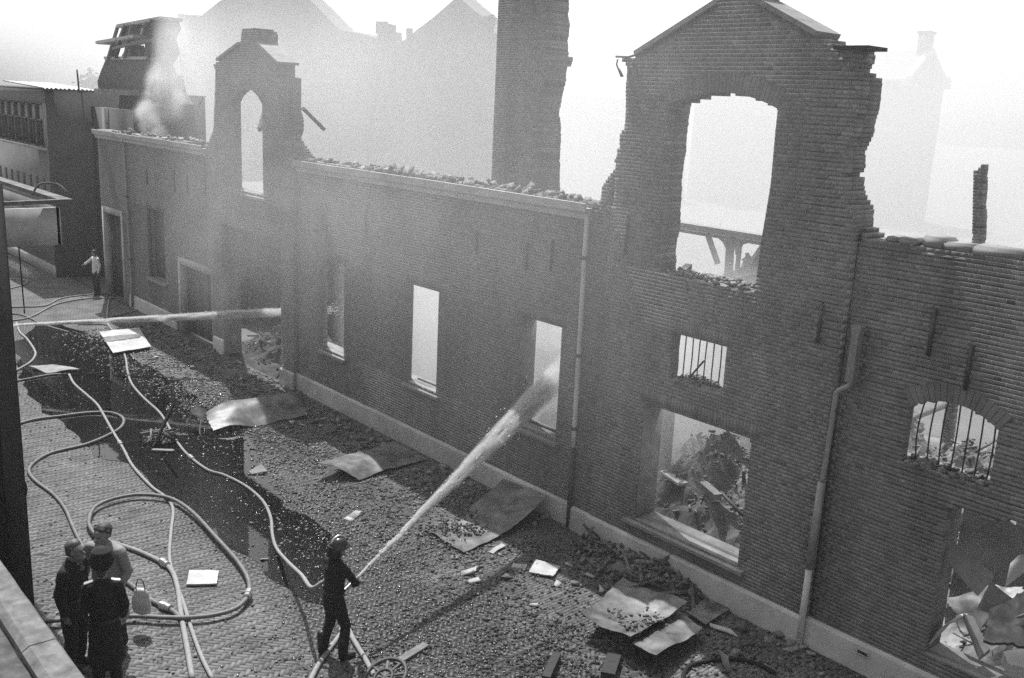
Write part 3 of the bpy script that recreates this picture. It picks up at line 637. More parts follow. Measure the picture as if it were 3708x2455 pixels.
def heap(name, c, rx, ry, h, label, seed, n=60, chips=900, csize=(.02, .12), rough=.45, m="ash"):
    V = []; F = []; s = Vector((seed * 3.1, seed * 1.7, 0))
    def hz(x, y):
        d = math.sqrt((x / rx) ** 2 + (y / ry) ** 2); b = max(0, 1 - d) ** .8 * h
        p = Vector((x, y, 0)) + s
        return b * (1 + .35 * mnoise.noise(p * .9)) + (rough * mnoise.noise(p * 1.6) + rough * .5 * mnoise.noise(p * 4.3) + rough * .25 * abs(mnoise.noise(p * 11))) * min(1, 2.2 * max(0, 1 - d))
    for j in range(n + 1):
        for i in range(n + 1):
            x = (i / n * 2 - 1) * rx; y = (j / n * 2 - 1) * ry; V.append((x, y, hz(x, y) - .05))
    for j in range(n):
        for i in range(n): a = j * (n + 1) + i; F.append((a, a + 1, a + n + 2, a + n + 1))
    o = link(name, mesh(V, F), M[m], None, c); setp(o, label, None, None, "stuff")
    P = []; S = []
    for _ in range(chips):
        a = random.uniform(0, 6.28); r = math.sqrt(random.random()) * .95; x, y = r * rx * math.cos(a), r * ry * math.sin(a)
        P.append((x, y, hz(x, y))); S.append(csize[0] + (csize[1] - csize[0]) * random.random() ** 1.7)
    setp(link("rubble", chips_mesh(P, S, aspect=(1, .5, .3), tilt=.7, jitter=.16), M["chip"], o), kind="stuff")
    Q = [(p[0], p[1], p[2] + .05) for p in P[:40]]; setp(link("charred_lath", chips_mesh(Q, [random.uniform(1.6, 7) * csize[1] for _ in Q], aspect=(1, .07, .05), tilt=.35, jitter=.02, shade=rng.uniform(.15, 1.1, len(Q))), M["char" if m == "char" else "chip"], o), kind="stuff"); return hz
heap("rubble_heap", (-10.3, 2.7, 0), 3.3, 2.1, 1.7, "charred rubble heaped inside the wide opening", 1, chips=1500)
heap("rubble_heap", (-6.6, 5.2, 0), 3.0, 3.0, 2.3, "rubble heaped behind the arched barred window", 2, chips=1500)
heap("rubble_heap", (-3.6, 2.6, 0), 2.4, 1.9, 1.3, "debris piled inside the right-hand doorway", 3, chips=400)
heap("rubble_heap", (-14.2, 2.6, 0), 1.8, 1.8, 1.75, "rubble inside the third window", 4, chips=250)
heap("rubble_heap", (-25, 1.75, 0), 3.4, 1.7, .8, "dark rubble added to cover the sunlit floor inside the far gateway", 5, chips=300, m="char")  # dark heap added so the gateway floor does not shine
heap("rubble_heap", (-13.6, 8.6, 0), 4.2, 3.5, 4.6, "long bank of rubble deep inside the ruin", 6, chips=700, csize=(.08, .4), rough=.6)
# timber and slabs lying in the rubble
def plank(a, b, w, h, m, label, cat="plank", group=None, up=(0, 0, 1), name="plank"):
    return setp(beam(name, a, b, w, h, M[m], up=up), label, cat, group)
plank(*[(-11.211,1.7,1),(-10.573,1.5,0.993)], .22, .05, "board", "pale board lying on the rubble in the wide opening")
plank(*[(-10.13,1.5,1.144),(-9.628,1.3,1.111)], .16, .12, "timber", "short timber baulk on the rubble in the wide opening")
plank(*[(-11.413,1.9,2.19),(-11.392,1.9,0.896)], .2, .2, "zinc", "upright pale post at the back of the wide opening", "post", name="post")
plank(*[(-16.653,3.2,2.061),(-15.754,3,2.078)], .5, .3, "char", "charred slab seen through the window behind the water jet", "slab", name="slab")
plank(*[(-16.596,3.2,1.944),(-16.445,3.2,1.413)], .25, .2, "char", "charred stump below the slab in the third window", "beam", name="beam")
plank(*[(-27.842,0.9,-0.503),(-25.704,1.4,0.197)], .14, .16, "timber", "long beam lying across the foot of the far gateway", "beam", name="beam")
plank(*[(-27.244,1.2,-0.208),(-26.075,1.6,0.252)], .12, .12, "timber", "second beam slanting behind the first in the far gateway", "beam", name="beam")
plank(*[(-22.762,0.8,1.147),(-22.762,1.6,0.832)], .1, .12, "white", "pale batten just inside the farthest narrow window", "batten", name="batten")
plank(*[(-31.078,2.5,1.519),(-31.597,2.5,-1.083)], .5, .4, "char", "charred door post standing inside the far gateway", "post", name="post")
# big crumpled sheets and slabs spilling from the right-hand opening; px places measured in the plane given
def slab(name, P, m, label, cat, thick=.04, **kw): sheet(name, P, M[m], label, cat, thick=thick, **kw)
slab("plaster_slab", [(-5.089,0.25,2.363),(-4.462,0.3,2.067),(-4.606,0.25,1.756),(-5.06,0.2,2.102)], "stone", "long grey plaster slab leaning behind the jamb of the right doorway", "slab", thick=.05, seed=1, crinkle=.01)
slab("plaster_slab", [(-4.607,0.6,1.818),(-4.278,0.7,1.642),(-4.316,0.6,1.433),(-4.67,0.5,1.466)], "stone", "smaller grey slab below the long leaning slab in the right doorway", "slab", thick=.05, seed=2)
slab("folded_slab", [(-5.042,0.05,0.888),(-4.858,0.25,1.235),(-4.735,0.4,1.34),(-4.974,0.3,1.052)], "board", "pale folded board arching up at the foot of the right doorway, left limb", "board", thick=.035, seed=3, bend=lambda u, v: .08 * math.sin(math.pi * u))
slab("folded_slab", [(-4.766,0.3,1.372),(-4.694,0.45,1.315),(-4.352,0.3,1.038),(-4.39,0.1,0.963)], "stone", "grey folded board falling to the right at the foot of the right doorway", "board", thick=.06, seed=4)
slab("roofing_felt", [(-5.202,0.7,1.296),(-4.321,1,1.786),(-4.091,0.5,1.602),(-4.746,0.4,1.039)], "sheet", "dark curled sheet with pale torn edge in the right doorway", "metal sheet", seed=5, crinkle=.12, ragged=.05)
slab("roofing_felt", [(-4.518,0.5,1.535),(-4.168,0.7,1.818),(-3.866,0.3,1.277),(-4.416,0.2,1.171)], "tar", "black sheet of roofing felt draped below the curled sheet", "roofing felt", seed=6, crinkle=.1, ragged=.06)
slab("crumpled_paper", [(-4.401,0.6,2.128),(-4.238,0.6,2.382),(-4.149,0.6,2.109),(-4.381,0.5,1.915)], "board", "white crumpled board upright at the right edge of the doorway", "board", seed=7, crinkle=.15, thick=.01)
slab("broken_block", [(-4.058,-0.1,1.298),(-3.805,0.1,1.38),(-3.702,-0.1,1.231),(-3.926,-0.25,1.204)], "board", "white split block at the bottom right corner of the picture", "block", thick=.16, seed=8, crinkle=.06, ragged=.05)

# inner walls added to darken what shows through two openings
def added_inner_wall(x0, x1, y, th, z, label):
    pts = [(x0, 0), (x0, z)] + [(x0 + (x1 - x0) * k / 12, z + .25 * mnoise.noise(Vector((k * 1.3, y, 0)))) for k in range(1, 12)] + [(x1, z), (x1, 0)]
    setp(link("added_inner_wall", prism_mesh(pts, 0, th), M["darkened"], None, (0, y, 0)), label, "wall")
added_inner_wall(-36.5, -22.2, 3.0, .3, 4.5, "sooty inner wall added to dim the far gateway")
added_inner_wall(-5.7, -1.2, 2.1, .3, 2.2, "low sooty inner wall added to dim the right doorway behind its debris")
dwb = setp(link("dark_infill", boxes_mesh([(-33.0, -31.55, .25, .3, 1.43, 3.82)], None, (-32, .2, 1.4)), M["char"], None, (-32, .2, 1.4)), "dark boarded shutter added to darken the window left of the far gate door", "infill")  # dark infill added so this opening turns dark
# ------------------------------------------------------------------ buildings beyond
lb = empty("flat_roofed_building", (-46, 2, 0), "pale rendered building closing the street, with a strip of upper windows", "building")
LO = Vector(lb.location)
def lbx(name, B, m, parent=lb): return link(name, boxes_mesh(B, None, LO), M[m], parent)
YB = -.55
lbx("wall", [(-60, -41.8, YB, 6, 0, 5.2), (-60, -41.8, YB, 6, 6.95, 7.46), (-42.2, -41.8, YB, 5.9, 5.2, 6.95)] + [(x, x + .5, 5.6, 5.95, 5.2, 6.95) for x in (-59, -55, -51, -47)], "render")
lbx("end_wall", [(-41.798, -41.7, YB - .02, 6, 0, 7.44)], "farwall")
lbx("sill_band", [(-60, -41.75, YB - .1, YB - .004, 5.1, 5.2)], "white"); lbx("plinth", [(-60, -41.72, YB - .06, YB - .004, 0, .45)], "plinth")
for k in range(12):
    x = -42.3 - k * 1.05
    w = lbx("window", [(x - .06, x, YB + .02, YB + .3, 5.2, 6.95), (x - .99, x - .93, YB + .02, YB + .3, 5.2, 6.95), (x - .93, x - .06, YB + .03, YB + .12, 6.25, 6.3), (x - .93, x - .06, YB + .03, YB + .12, 5.2, 5.26), (x - .93, x - .06, YB + .03, YB + .12, 6.89, 6.95), (x - .52, x - .47, YB + .03, YB + .12, 5.26, 6.25)], "iron")
    link("pane", boxes_mesh([(x - .93, x - .06, YB + .14, YB + .15, 5.2, 6.95)], None, LO), M["glass"], w)  # pale pane colour stands in for sky reflected in the glass
for k in range(10):
    x = -42.45 - k * .95; lbx("small_window", [(x - .32, x, YB - .012, YB - .003, 3.3, 3.95)], "char")
ro = lbx("roof", [(-60, -41.6, YB - .12, 6, 7.46, 7.5)], "tar")
for k in range(4):
    y0 = YB - .1 + k * .5; V = []; F = []; n = 12
    for i in range(n + 1):
        y = y0 + .46 * i / n; z = .025 * math.cos(i / n * 2 * math.pi * 3)
        V += [(-41.6 - LO.x, y - LO.y, 7.54 + z), (-47.5 - LO.x, y - LO.y, 7.74 + z)]
    for i in range(n): F.append((2 * i, 2 * i + 1, 2 * i + 3, 2 * i + 2))
    link("corrugated_sheet", mesh(V, F), M["corr"], lb)
b_ = [(-42.22,1.2,7.779),(-39.788,1.2,7.818)]; beam("gutter_board", Vector((-41.65, 1.3, 7.5)) - LO, Vector((-41.3, 3.6, 7.52)) - LO, .1, .22, M["white"], lb)
po = [(-41.392,0.6,8.311),(-41.284,0.6,7.448)]; setp(tube("aerial_pole", [po[0], po[1]], .035, M["iron"], None, 6, origin=po[1]), "thin pole standing on the roof of the pale rendered building", "pole")
bl = empty("passage_wall", (-39.8, 1.6, 0), "recessed brick wall filling the gap between the pale building and the ruin", "wall")
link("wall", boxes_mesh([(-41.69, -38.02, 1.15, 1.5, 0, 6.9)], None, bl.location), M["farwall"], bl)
link("pilaster", boxes_mesh([(-40.0, -39.6, 1.0, 1.146, 0, 6.9)], None, bl.location), M["render"], bl)
link("lintel", boxes_mesh([(-40.6, -38.6, 1.06, 1.146, 3.6, 3.8)], None, bl.location), M["white"], bl)

ms = empty("mansard_house", (-43.5, 4, 0), "dark steep roofed house with a burnt dormer behind the pale building", "house")
MO_ = Vector(ms.location)
def mpr(name, L, y0, y1, m, parent=ms): return link(name, prism_mesh([(a - MO_.x, b - MO_.z) for a, b in L], y0 - MO_.y, y1 - MO_.y), M[m], parent)
mpr("roof", [(-46.343,7.894),(-45.82,8.35),(-45.136,8.85),(-40.188,8.843),(-39.836,8.308),(-39.213,8.28),(-38.923,7.655),(-38.275,7.175),(-37.981,5.695),(-45.336,5.255)], 3.0, 4.0, "roof")
dm = mpr("dormer", [(-45.027,8.85),(-40.188,8.843),(-40.084,8.959),(-45.063,8.978)], 2.9, 4, "white")
for L in ([(-42.316,8.95),(-41.972,8.949),(-41.913,9.431),(-42.255,9.435)], [(-40.546,8.944),(-39.95,8.942),(-39.893,9.473),(-40.486,9.48)], [(-45.011,8.959),(-44.848,8.959),(-44.084,9.457),(-44.242,9.459)], [(-41.153,8.963),(-41.011,8.963),(-41.384,9.424),(-41.527,9.426)]): mpr("dormer_post", L, 3, 3.3, "farwall", dm)
for L in ([(-44.684,8.976),(-43.474,8.972),(-42.76,9.371),(-43.937,9.384)], [(-41.824,8.966),(-41.153,8.963),(-40.736,9.316),(-41.728,9.36)]): mpr("pane", L, 3.5, 3.52, "board", dm)  # white panels stand in for bright sky seen through the dormer
mpr("fascia", [(-44.828,9.466),(-44.809,9.592),(-40.406,9.779),(-40.373,9.662)], 2.5, 4, "white"); mpr("dormer_roof", [(-43.9,9.65),(-43.264,10.148),(-40.626,10.283),(-38.742,10.39),(-38.516,10.064),(-38.988,9.655),(-38.692,9.133),(-39.442,8.643),(-40.091,9.74)], 3.1, 3.7, "roof")
mpr("fascia", [(-43.317,10.132),(-43.349,10.272),(-38.564,10.448),(-38.533,10.335)], 2.9, 3.8, "white"); mpr("barge_board", [(-40.865,9.821),(-40.679,9.818),(-40.26,10.272),(-40.442,10.277)], 2.95, 3.09, "white")
mpr("wall", [(-47.917,5.616),(-39.117,5.638),(-39.561,0.007),(-48.509,-1.461)], 4.2, 4.8, "farwall")

rf_ = [(-44.222,2.8,8.872),(-42.897,2.8,10.157),(-43.274,2.8,8.905),(-41.995,2.8,10.202),(-42.262,2.8,8.902),(-41.216,2.8,10.248),(-39.568,2.8,8.895),(-39.101,2.8,10.351),(-38.666,2.8,8.633),(-38.234,2.8,10.387),(-38.173,2.8,8.392),(-37.527,2.8,9.897),(-43.243,2.7,9.285),(-39.012,2.7,9.568),(-39.851,2.7,10.072),(-37.497,2.7,10.199)]
for k in range(0, len(rf_), 2): link("rafter", beam_mesh(Vector(rf_[k]) - MO_, Vector(rf_[k + 1]) - MO_, .12, .1), M["char" if k % 4 else "timber"], ms)
hall = empty("gutted_hall", (-52, 20, 0), "huge gabled shell of the burnt hall fading into smoke", "building ruin")
HO = Vector(hall.location)
def hpr(name, L, y0, y1, m="farwall"): return link(name, prism_mesh([(a - HO.x, b) for a, b in L], y0 - HO.y, y1 - HO.y), M[m], hall)
hpr("gable_wall", [(-73.426,13.126),(-69.168,12.863),(-66.356,13.648),(-62.697,14.438),(-59.042,15.401),(-55.729,14.192),(-53.04,12.863),(-50.449,11.464),(-48.375,11.232),(-46.532,10.947),(-46.499,11.306),(-45.657,11.288),(-45.561,10.841),(-44.331,10.712),(-43.544,10.896),(-42.974,11.229),(-41.495,11.823),(-39.887,12.582),(-39.413,12.761),(-38.711,12.372),(-37.617,11.819),(-37.267,11.437),(-36.662,11.012),(-35.878,4.146),(-72.823,0.842)], 18, 19)
for a, b in (((876,52),(876,74)), ((893,50),(892,74)), ((899,56),(899,92)), ((909,58),(908,95)), ((947,68),(947,90))):
    pass
for P in ([(-46.385,18,11.797),(-46.368,18,11.169)], [(-45.755,18,11.779),(-45.778,18,11.157)], [(-45.419,18,11.637),(-45.392,18,10.749)], [(-45.008,18,11.582),(-45.02,18,10.7)], [(-43.484,18,11.369),(-43.46,18,10.743)], [(-36.711,18,11.751),(-36.919,18,11.037)], [(-37.403,18,11.538),(-36.709,18,11.712)]):
    link("roof_stump", beam_mesh(P[0] - np.array(HO), P[1] - np.array(HO), .25, .25), M["char"], hall)

fb = empty("distant_building", (-75, 50, 0), "faint flat-topped building seen between chimney and big gable", "building")
link("wall", prism_mesh([(a + 75, b) for a, b in [(-68.63,8.641),(-63.699,8.765),(-62.507,7.079),(-57.301,7),(-56.478,-1.123),(-67.752,-2.433)]], 0, 8), M["farwall"], fb)
hs = empty("gabled_house", (-42, 63, 0), "far brick house with a stepped white coped gable and chimney right of the ruin", "house")
SO = Vector(hs.location); X0 = -37.92
link("wall", prism_mesh([(60 - SO.y, 0), (66.2 - SO.y, 0), (66.2 - SO.y, 11.0), (63.1 - SO.y, 13.1), (60 - SO.y, 11.0)], -58 - SO.x, X0 - SO.x, 'x'), M["farwall"], hs)
link("roof", prism_mesh([(59.6 - SO.y, 10.85), (63.1 - SO.y, 13.2), (66.6 - SO.y, 10.85), (66.6 - SO.y, 11.0), (63.1 - SO.y, 13.36), (59.6 - SO.y, 11.0)], -58 - SO.x, X0 - .3 - SO.x, 'x'), M["roofclay"], hs)
for a, b in (((60, 11.1), (63.1, 13.45)), ((63.1, 13.45), (66.2, 11.1))):
    link("coping", beam_mesh(Vector((X0, a[0], a[1])) - SO, Vector((X0, b[0], b[1])) - SO, .5, .22), M["white"], hs)
link("chimney", boxes_mesh([(X0 - .9, X0 - .1, 62.6, 63.6, 12.6, 14.6), (X0 - 1.0, X0, 62.5, 63.7, 14.6, 14.8)], None, SO), M["farwall"], hs)
link("kneeler", boxes_mesh([(X0 - .3, X0 + .3, 65.8, 66.7, 10.6, 11.6)], None, SO), M["white"], hs); link("kneeler", boxes_mesh([(X0 - .3, X0 + .3, 59.7, 60.3, 10.6, 11.3)], None, SO), M["white"], hs)
for k in range(3): link("window", boxes_mesh([(X0 + .004, X0 + .03, 61 + k * 1.7, 61.9 + k * 1.7, 7.4, 9.2)], None, SO), M["char"], hs)
for i, (x0, x1, y, z, nm) in enumerate(((-36, -20, 90, 9.2, "long low roofline far off at the right edge of the smoke"), (-18, 2, 95, 10.2, "far flat roof at the extreme right beyond the brick column"))):
    r = empty("far_terrace", (x0, y, 0), nm, "building"); link("wall", boxes_mesh([(0, x1 - x0, 0, 6, 0, z - 1)]), M["farwall"], r); link("roof", prism_mesh([(-.3, z - 1), (3, z), (6.3, z - 1)], 0, x1 - x0, 'x'), M["roofclay"], r)
for i, p in enumerate([(-159.548,40,8.098),(-157.404,40,8.066),(-152.302,40,8.142)]):
    P = rng.normal(0, 1, (260, 3)) * np.array([.9, .9, .9]) + np.array([0, 0, -.6]); tr_ = empty("far_tree", (p[0], p[1], 0), ["small pointed treetop left of the roof pole", "round treetop beside the pointed one", "treetop right of the roof pole"][i], "tree", "treetops behind the pale building")
    link("crown", chips_mesh(P + np.array([0, 0, p[2] - .2]), np.full(260, .5)), M["leaf"], tr_); link("trunk", beam_mesh((0, 0, 0), (0, 0, p[2] - .8), .3, .3), M["timber"], tr_)

# ------------------------------------------------------------------ this side of the street
nb = empty("roof_canopy", (-20, -9, 5.2), "pale boxed canopy with open gutter top jutting over the street at left", "canopy")
NO = Vector(nb.location)
def nbx(name, B, m): return link(name, boxes_mesh(B, None, NO), M[m], nb)
nbx("fascia", [(-16.06, -16.0, -9.6, -7.74, 5.32, 5.9), (-28, -16.0, -7.78, -7.72, 5.32, 5.9)], "white"); nbx("soffit", [(-28, -16.06, -9.6, -7.78, 5.32, 5.38)], "white")
nbx("deck", [(-28, -16.07, -9.6, -7.79, 5.7, 5.74)], "tar")
link("gutter_edge", beam_mesh(Vector((-15.95, -9.6, 5.97)) - NO, Vector((-16.0, -7.62, 6.0)) - NO, .09, .06), M["coping"], nb)
link("gutter_edge", beam_mesh(Vector((-28, -7.7, 5.98)) - NO, Vector((-15.95, -7.64, 6.0)) - NO, .2, .06), M["coping"], nb)
plank((-17.2, -8.1, 5.85), (-16.2, -8.5, 5.98), .14, .06, "timber", "scorched board lying in the gutter of the canopy")
plank((-18.6, -8.0, 5.8), (-17.0, -8.6, 6.05), .1, .05, "white", "pale lath lying across the canopy gutter", "lath", name="lath")
setp(tube("dangling_wire", catmull([(-16.8, -7.9, 6.02), (-16.7, -7.8, 6.2), (-16.45, -7.62, 6.22), (-16.35, -7.5, 6.1)], 5), .018, M["coping"], None, 5, origin=(-16.8, -7.9, 6.02)), "short bent wire curling up from the canopy edge", "wire")
wp = [(-18.419,-7.75,5.273),(-18.599,-7.7,4.691),(-18.547,-7.7,3.712)]; setp(tube("hanging_rope", wp, .012, M["char"], None, 5, origin=wp[2]), "thin dark rope hanging straight down from the canopy", "rope")
nw = empty("neighbour_wall", (-20, -10, 0), "brick wall of the building at the left edge", "wall")
link("wall", boxes_mesh([(-28, -14.9, -9.9, -9.62, 0, 5.31)], None, nw.location), M["farwall"], nw)
gp2 = empty("gate_post", (-14.0, -9.3, 0), "dark timber gate post at the left edge in front of the paving", "post")
link("post", boxes_mesh([(-.06, .27, -.18, .24, 0, 6.5)]), M["cloth"], gp2); link("batten", boxes_mesh([(.274, .3, -.02, .22, 0, 6.5)]), M["char"], gp2); link("rail", boxes_mesh([(-.3, -.064, -.1, .0, 0, 6.5)]), M["char"], gp2)
pw = empty("yard_wall", (-9, -10.2, 0), "low yard wall with pale concrete coping in the bottom left corner", "wall")
PO = Vector(pw.location)
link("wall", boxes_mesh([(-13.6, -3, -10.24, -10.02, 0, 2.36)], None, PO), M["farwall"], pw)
for x0, x1 in ((-13.6, -11.7), (-11.69, -9.21), (-9.2, -6.6), (-6.59, -3)):
    bm = bmesh.new(); n = 10; vs = []
    for i in range(n + 1):
        x = x0 + .004 + (x1 - x0 - .008) * i / n; ring = []
        for y, z in ((-9.96, 2.36), (-9.965, 2.475), (-9.99, 2.5), (-10.22, 2.505), (-10.29, 2.46), (-10.29, 2.36)):
            p = Vector((x, y, z)); w = Vector((0, mnoise.noise(p * 4), mnoise.noise(p * 4 + Vector((3, 3, 3))))) * .008; ring.append(bm.verts.new(p + w - PO))
        vs.append(ring)
    for a, b in zip(vs, vs[1:]):
        for k in range(6): bm.faces.new((a[k], b[k], b[(k + 1) % 6], a[(k + 1) % 6]))
    bm.faces.new(vs[0]); bm.faces.new(list(reversed(vs[-1]))); bmesh.ops.recalc_face_normals(bm, faces=bm.faces); me = bpy.data.meshes.new("m"); bm.to_mesh(me); bm.free(); link("coping", me, M["coping"], pw)
rf = empty("lean_to_roof", (-8, -11.2, 0), "tarred lean-to roof behind the coping in the bottom left corner", "roof")
link("deck", sheet_mesh([(-5.6, .9, 2.38), (5, .9, 2.38), (5, -1.6, 2.5), (-5.6, -1.6, 2.5)], thick=.05, n=30, crinkle=.02, seed=4), M["tar"], rf)

# ------------------------------------------------------------------ hoses
def hose(P, r, label, group=None, m="hose", cps=(), lift=0.0, zz=None):
    r *= .68
    Q = []
    for i, p in enumerate(P):
        z = r * .92 + (p[2] if len(p) > 2 else 0); Q.append((p[0], p[1], z + lift))
    C = catmull(Q, 7); o = Vector((Q[0][0], Q[0][1], 0))
    root = empty("fire_hose", o, label, "fire hose", group)
    V, F = tube_data([c - o for c in C], r, 10, flat=.95); link("hose_line", mesh(V, F, smooth=True), M[m], root)
    for k in cps:
        i = int(k * (len(C) - 2)); a, b = C[i], C[i + 1]; d = (b - a).normalized()
        pr = [(-.11, r * 1.15), (-.10, r * 1.5), (-.03, r * 1.5), (-.025, r * 1.75), (.025, r * 1.75), (.03, r * 1.5), (.10, r * 1.5), (.11, r * 1.15)]
        V, F = tube_data([a + d * t - o + Vector((0, 0, r * .4)) for t, _ in pr], [q for _, q in pr], 12); link("coupling", mesh(V, F, smooth=False), M["brass"], root)
    return root
GRP = "fire hoses snaking over the street"
hose([(-11.12,-5.9,1.0),(-11.3,-5.98,.86)] + [(-12.244,-5.619,0.55),(-13.256,-5.3,0.25),(-14.241,-4.999,0.02),(-14.819,-4.783,0),(-15.507,-4.463,0),(-16.28,-4.23,0),(-17.13,-4.161,0),(-17.925,-4.257,0),(-18.444,-4.42,0),(-19.595,-4.387,0),(-20.743,-4.191,0),(-21.592,-3.992,0),(-22.629,-3.792,0),(-23.945,-3.68,0),(-25.289,-3.487,0),(-26.571,-3.14,0),(-28.035,-2.675,0),(-29.764,-2.241,0),(-31.341,-1.879,0),(-32.816,-1.568,0),(-35.863,-0.468,0),(-36.942,0.062,0),(-37.897,0.625,0)], .043, "hose running from the fireman's back past the metal sheets to the white panel", GRP, cps=(.45,))
hose([(-23.365,-7.006,0),(-23.593,-6.387,0),(-23.536,-5.823,0),(-23.451,-5.201,0),(-23.181,-4.78,0),(-22.676,-4.668,0),(-22.146,-4.846,0),(-21.728,-5.211,0),(-21.284,-5.947,0),(-21.142,-6.711,0),(-20.766,-7.163,0),(-20.331,-7.389,0),(-19.717,-7.434,0),(-18.788,-7.354,0),(-17.969,-7.387,0),(-17.175,-7.508,0),(-16.352,-7.618,0),(-15.128,-7.755,0),(-14.012,-7.885,0),(-13.478,-8.019,0)], .05, "thick dark hose looping round the bright paving left of the men", GRP, "hosedark")
hose([(-27.026,-4.56,0),(-26.054,-4.725,0),(-24.94,-4.773,0),(-23.982,-4.821,0),(-22.891,-5.001,0),(-21.757,-5.201,0),(-20.587,-5.392,0),(-19.418,-5.602,0),(-18.178,-5.695,0),(-17.529,-5.672,0),(-16.898,-5.774,0),(-16.012,-6.166,0),(-15.052,-6.584,0),(-14.348,-6.796,0),(-13.389,-7.028,0),(-12.729,-7.205,0),(-11.874,-7.41,0),(-11.237,-7.524,0)], .045, "hose from the puddle running straight down to the bottom edge", GRP, cps=(.34,))
hose([(-16.152,-7.335,0),(-16.616,-7.336,0),(-17.103,-7.245,0),(-17.658,-6.94,0),(-17.841,-6.493,0),(-17.729,-6.036,0),(-17.25,-5.673,0),(-16.415,-5.597,0),(-15.202,-5.694,0),(-14.136,-5.792,0),(-13.422,-5.937,0),(-12.961,-6.163,0),(-12.697,-6.478,0),(-12.69,-6.816,0),(-12.834,-7.16,0),(-13.058,-7.466,0),(-13.354,-7.808,0),(-13.712,-8.38,0),(-13.989,-8.964,0)], .055, "thick hose in a wide loop round the small white board", GRP, "hosedark", cps=(.62,), lift=.06)
hose([(-16.24,-7.459,0),(-16.16,-7.229,0),(-15.72,-7.015,0),(-15.247,-6.858,0),(-14.633,-6.753,0),(-13.97,-6.893,0),(-13.168,-7.168,0),(-12.731,-7.31,0),(-12.089,-7.515,0),(-11.398,-7.74,0)], .06, "hose curving from behind the pale raincoat to the bottom edge", GRP, cps=(.42,))
hose([(-14.98,-7.549,0),(-14.472,-7.467,0),(-13.897,-7.407,0),(-13.55,-7.339,0),(-13.261,-7.252,0),(-12.878,-7.242,0)], .06, "short hose with a heavy coupling beside the pale raincoat", GRP, "hosedark", cps=(.72,))
hose([(-10.375,-6.538,0),(-10.667,-6.237,0),(-10.929,-5.91,0),(-11.167,-5.588,0),(-11.35,-5.365,0),(-10.942,-5.482,0),(-10.41,-5.619,0),(-9.869,-5.776,0)], .055, "hose doubled under the fireman's feet", GRP, cps=(.5,))
hose([(-36.876,-4.293,0),(-36.358,-3.168,0),(-36.276,-2.545,0),(-37.242,-1.746,0),(-37.526,-0.888,0),(-37.497,-0.102,0),(-37.891,1.024,0),(-38.599,2.685,0)], .04, "upper pale hose of the far bundle at left", GRP)
hose([(-34.618,-4.822,0),(-34.498,-3.665,0),(-36.328,-2.165,0),(-36.829,-0.954,0),(-36.566,-0.1,0),(-36.154,1.046,0)], .04, "middle hose of the far bundle at left", GRP)
hose([(-35.748,-4.557,0),(-35.428,-3.828,0),(-34.828,-3.576,0),(-33.661,-3.49,0),(-32.943,-3.359,0),(-31.883,-3.077,0)], .04, "dark hose arching out of the far bundle at left", GRP, "hosedark")
hose([(-33.148,-2.828,0),(-33.134,-2.141,0),(-33.7,-0.795,0),(-34.382,0.373,0),(-35.056,1.064,0),(-35.69,1.23,0),(-36.071,0.851,0),(-36.037,-0.125,0)], .04, "hose with a long hairpin beyond the water jet", GRP)
hose([(-39.217,-3.452,0),(-39.801,-2.936,0),(-40.484,-2.145,0),(-41.145,-1.826,0),(-41.613,-1.926,0),(-42.312,-2.705,0)], .04, "pale hose with a short hairpin at the far left", GRP)
hose([(-33.995,-4.09,0),(-32.603,-4.349,0),(-31.647,-4.401,0),(-30.318,-4.565,0),(-29.589,-4.717,0),(-28.879,-5.028,0),(-28.364,-5.414,0),(-27.906,-5.839,0),(-27.575,-6.262,0)], .045, "hose bending round the far end of the puddle", GRP)
hose([(-32.829,-2.515,0),(-32.436,-1.81,0),(-31.809,-1.717,0),(-31.086,-1.913,0),(-30.433,-2.287,0)], .038, "thin dark hose ending beneath the white panel", GRP, "hosedark")
hose([(-26.877,-6.431,0),(-27.06,-5.969,0),(-27.178,-5.457,0),(-27.258,-4.94,0),(-27.068,-4.547,0)], .04, "low dark hose across the near end of the puddle", GRP, "hosedark")
hose([(-7.248,-2.441,0),(-7.449,-2.148,0),(-7.498,-1.882,0),(-7.354,-1.501,0),(-7.141,-1.214,0),(-6.885,-1.114,0),(-6.65,-1.111,0)], .05, "black hose curling into the bottom edge below the buckled sheets", GRP, "cloth")

# ------------------------------------------------------------------ metal sheets and boards dropped on the street
GS = "roofing sheets dropped on the street"
sheet("roofing_sheet", [(-31.148,-2.38,0),(-28.35,-2.916,0),(-28.53,-1.718,0),(-31.063,-1.143,0)], M["board"], "flat white panel with a stain lying beyond the puddle", "panel", thick=.02, crinkle=.02, seed=1, bend=lambda u, v: .12)
_p = [o for o in COL.objects if o.name.startswith("roofing_sheet")][0]
link("stain", sheet_mesh([(-30.338,-2.538,0.135),(-29.716,-2.683,0.135),(-29.731,-1.592,0.135),(-30.264,-1.476,0.135)], thick=.004, n=14, crinkle=.012, seed=1, ragged=.12, origin=_p.location), M["sheet"], _p)
sheet("roofing_sheet", [(-21.265,-3.229,0.3),(-20.448,-3.384,0.1),(-20.351,-0.957,0.05),(-20.954,-0.887,0.35)], M["sheet"], "long curled shiny metal sheet at the edge of the puddle", "metal sheet", GS, crinkle=.07, seed=2, ragged=.012, bend=lambda u, v: .2 * math.sin(math.pi * v) * (1 - u) + .05 * math.sin(v * 9))
sheet("roofing_sheet", [(-16.802,-2.787,0.35),(-16.132,-2.132,0.06),(-16.339,-0.225,0.05),(-17.543,-0.36,0.1)], M["sheet"], "metal sheet with one corner curled up, half in the wall's shadow", "metal sheet", GS, crinkle=.06, seed=3, ragged=.012, bend=lambda u, v: .12 * math.sin(math.pi * u) * (1 - v))
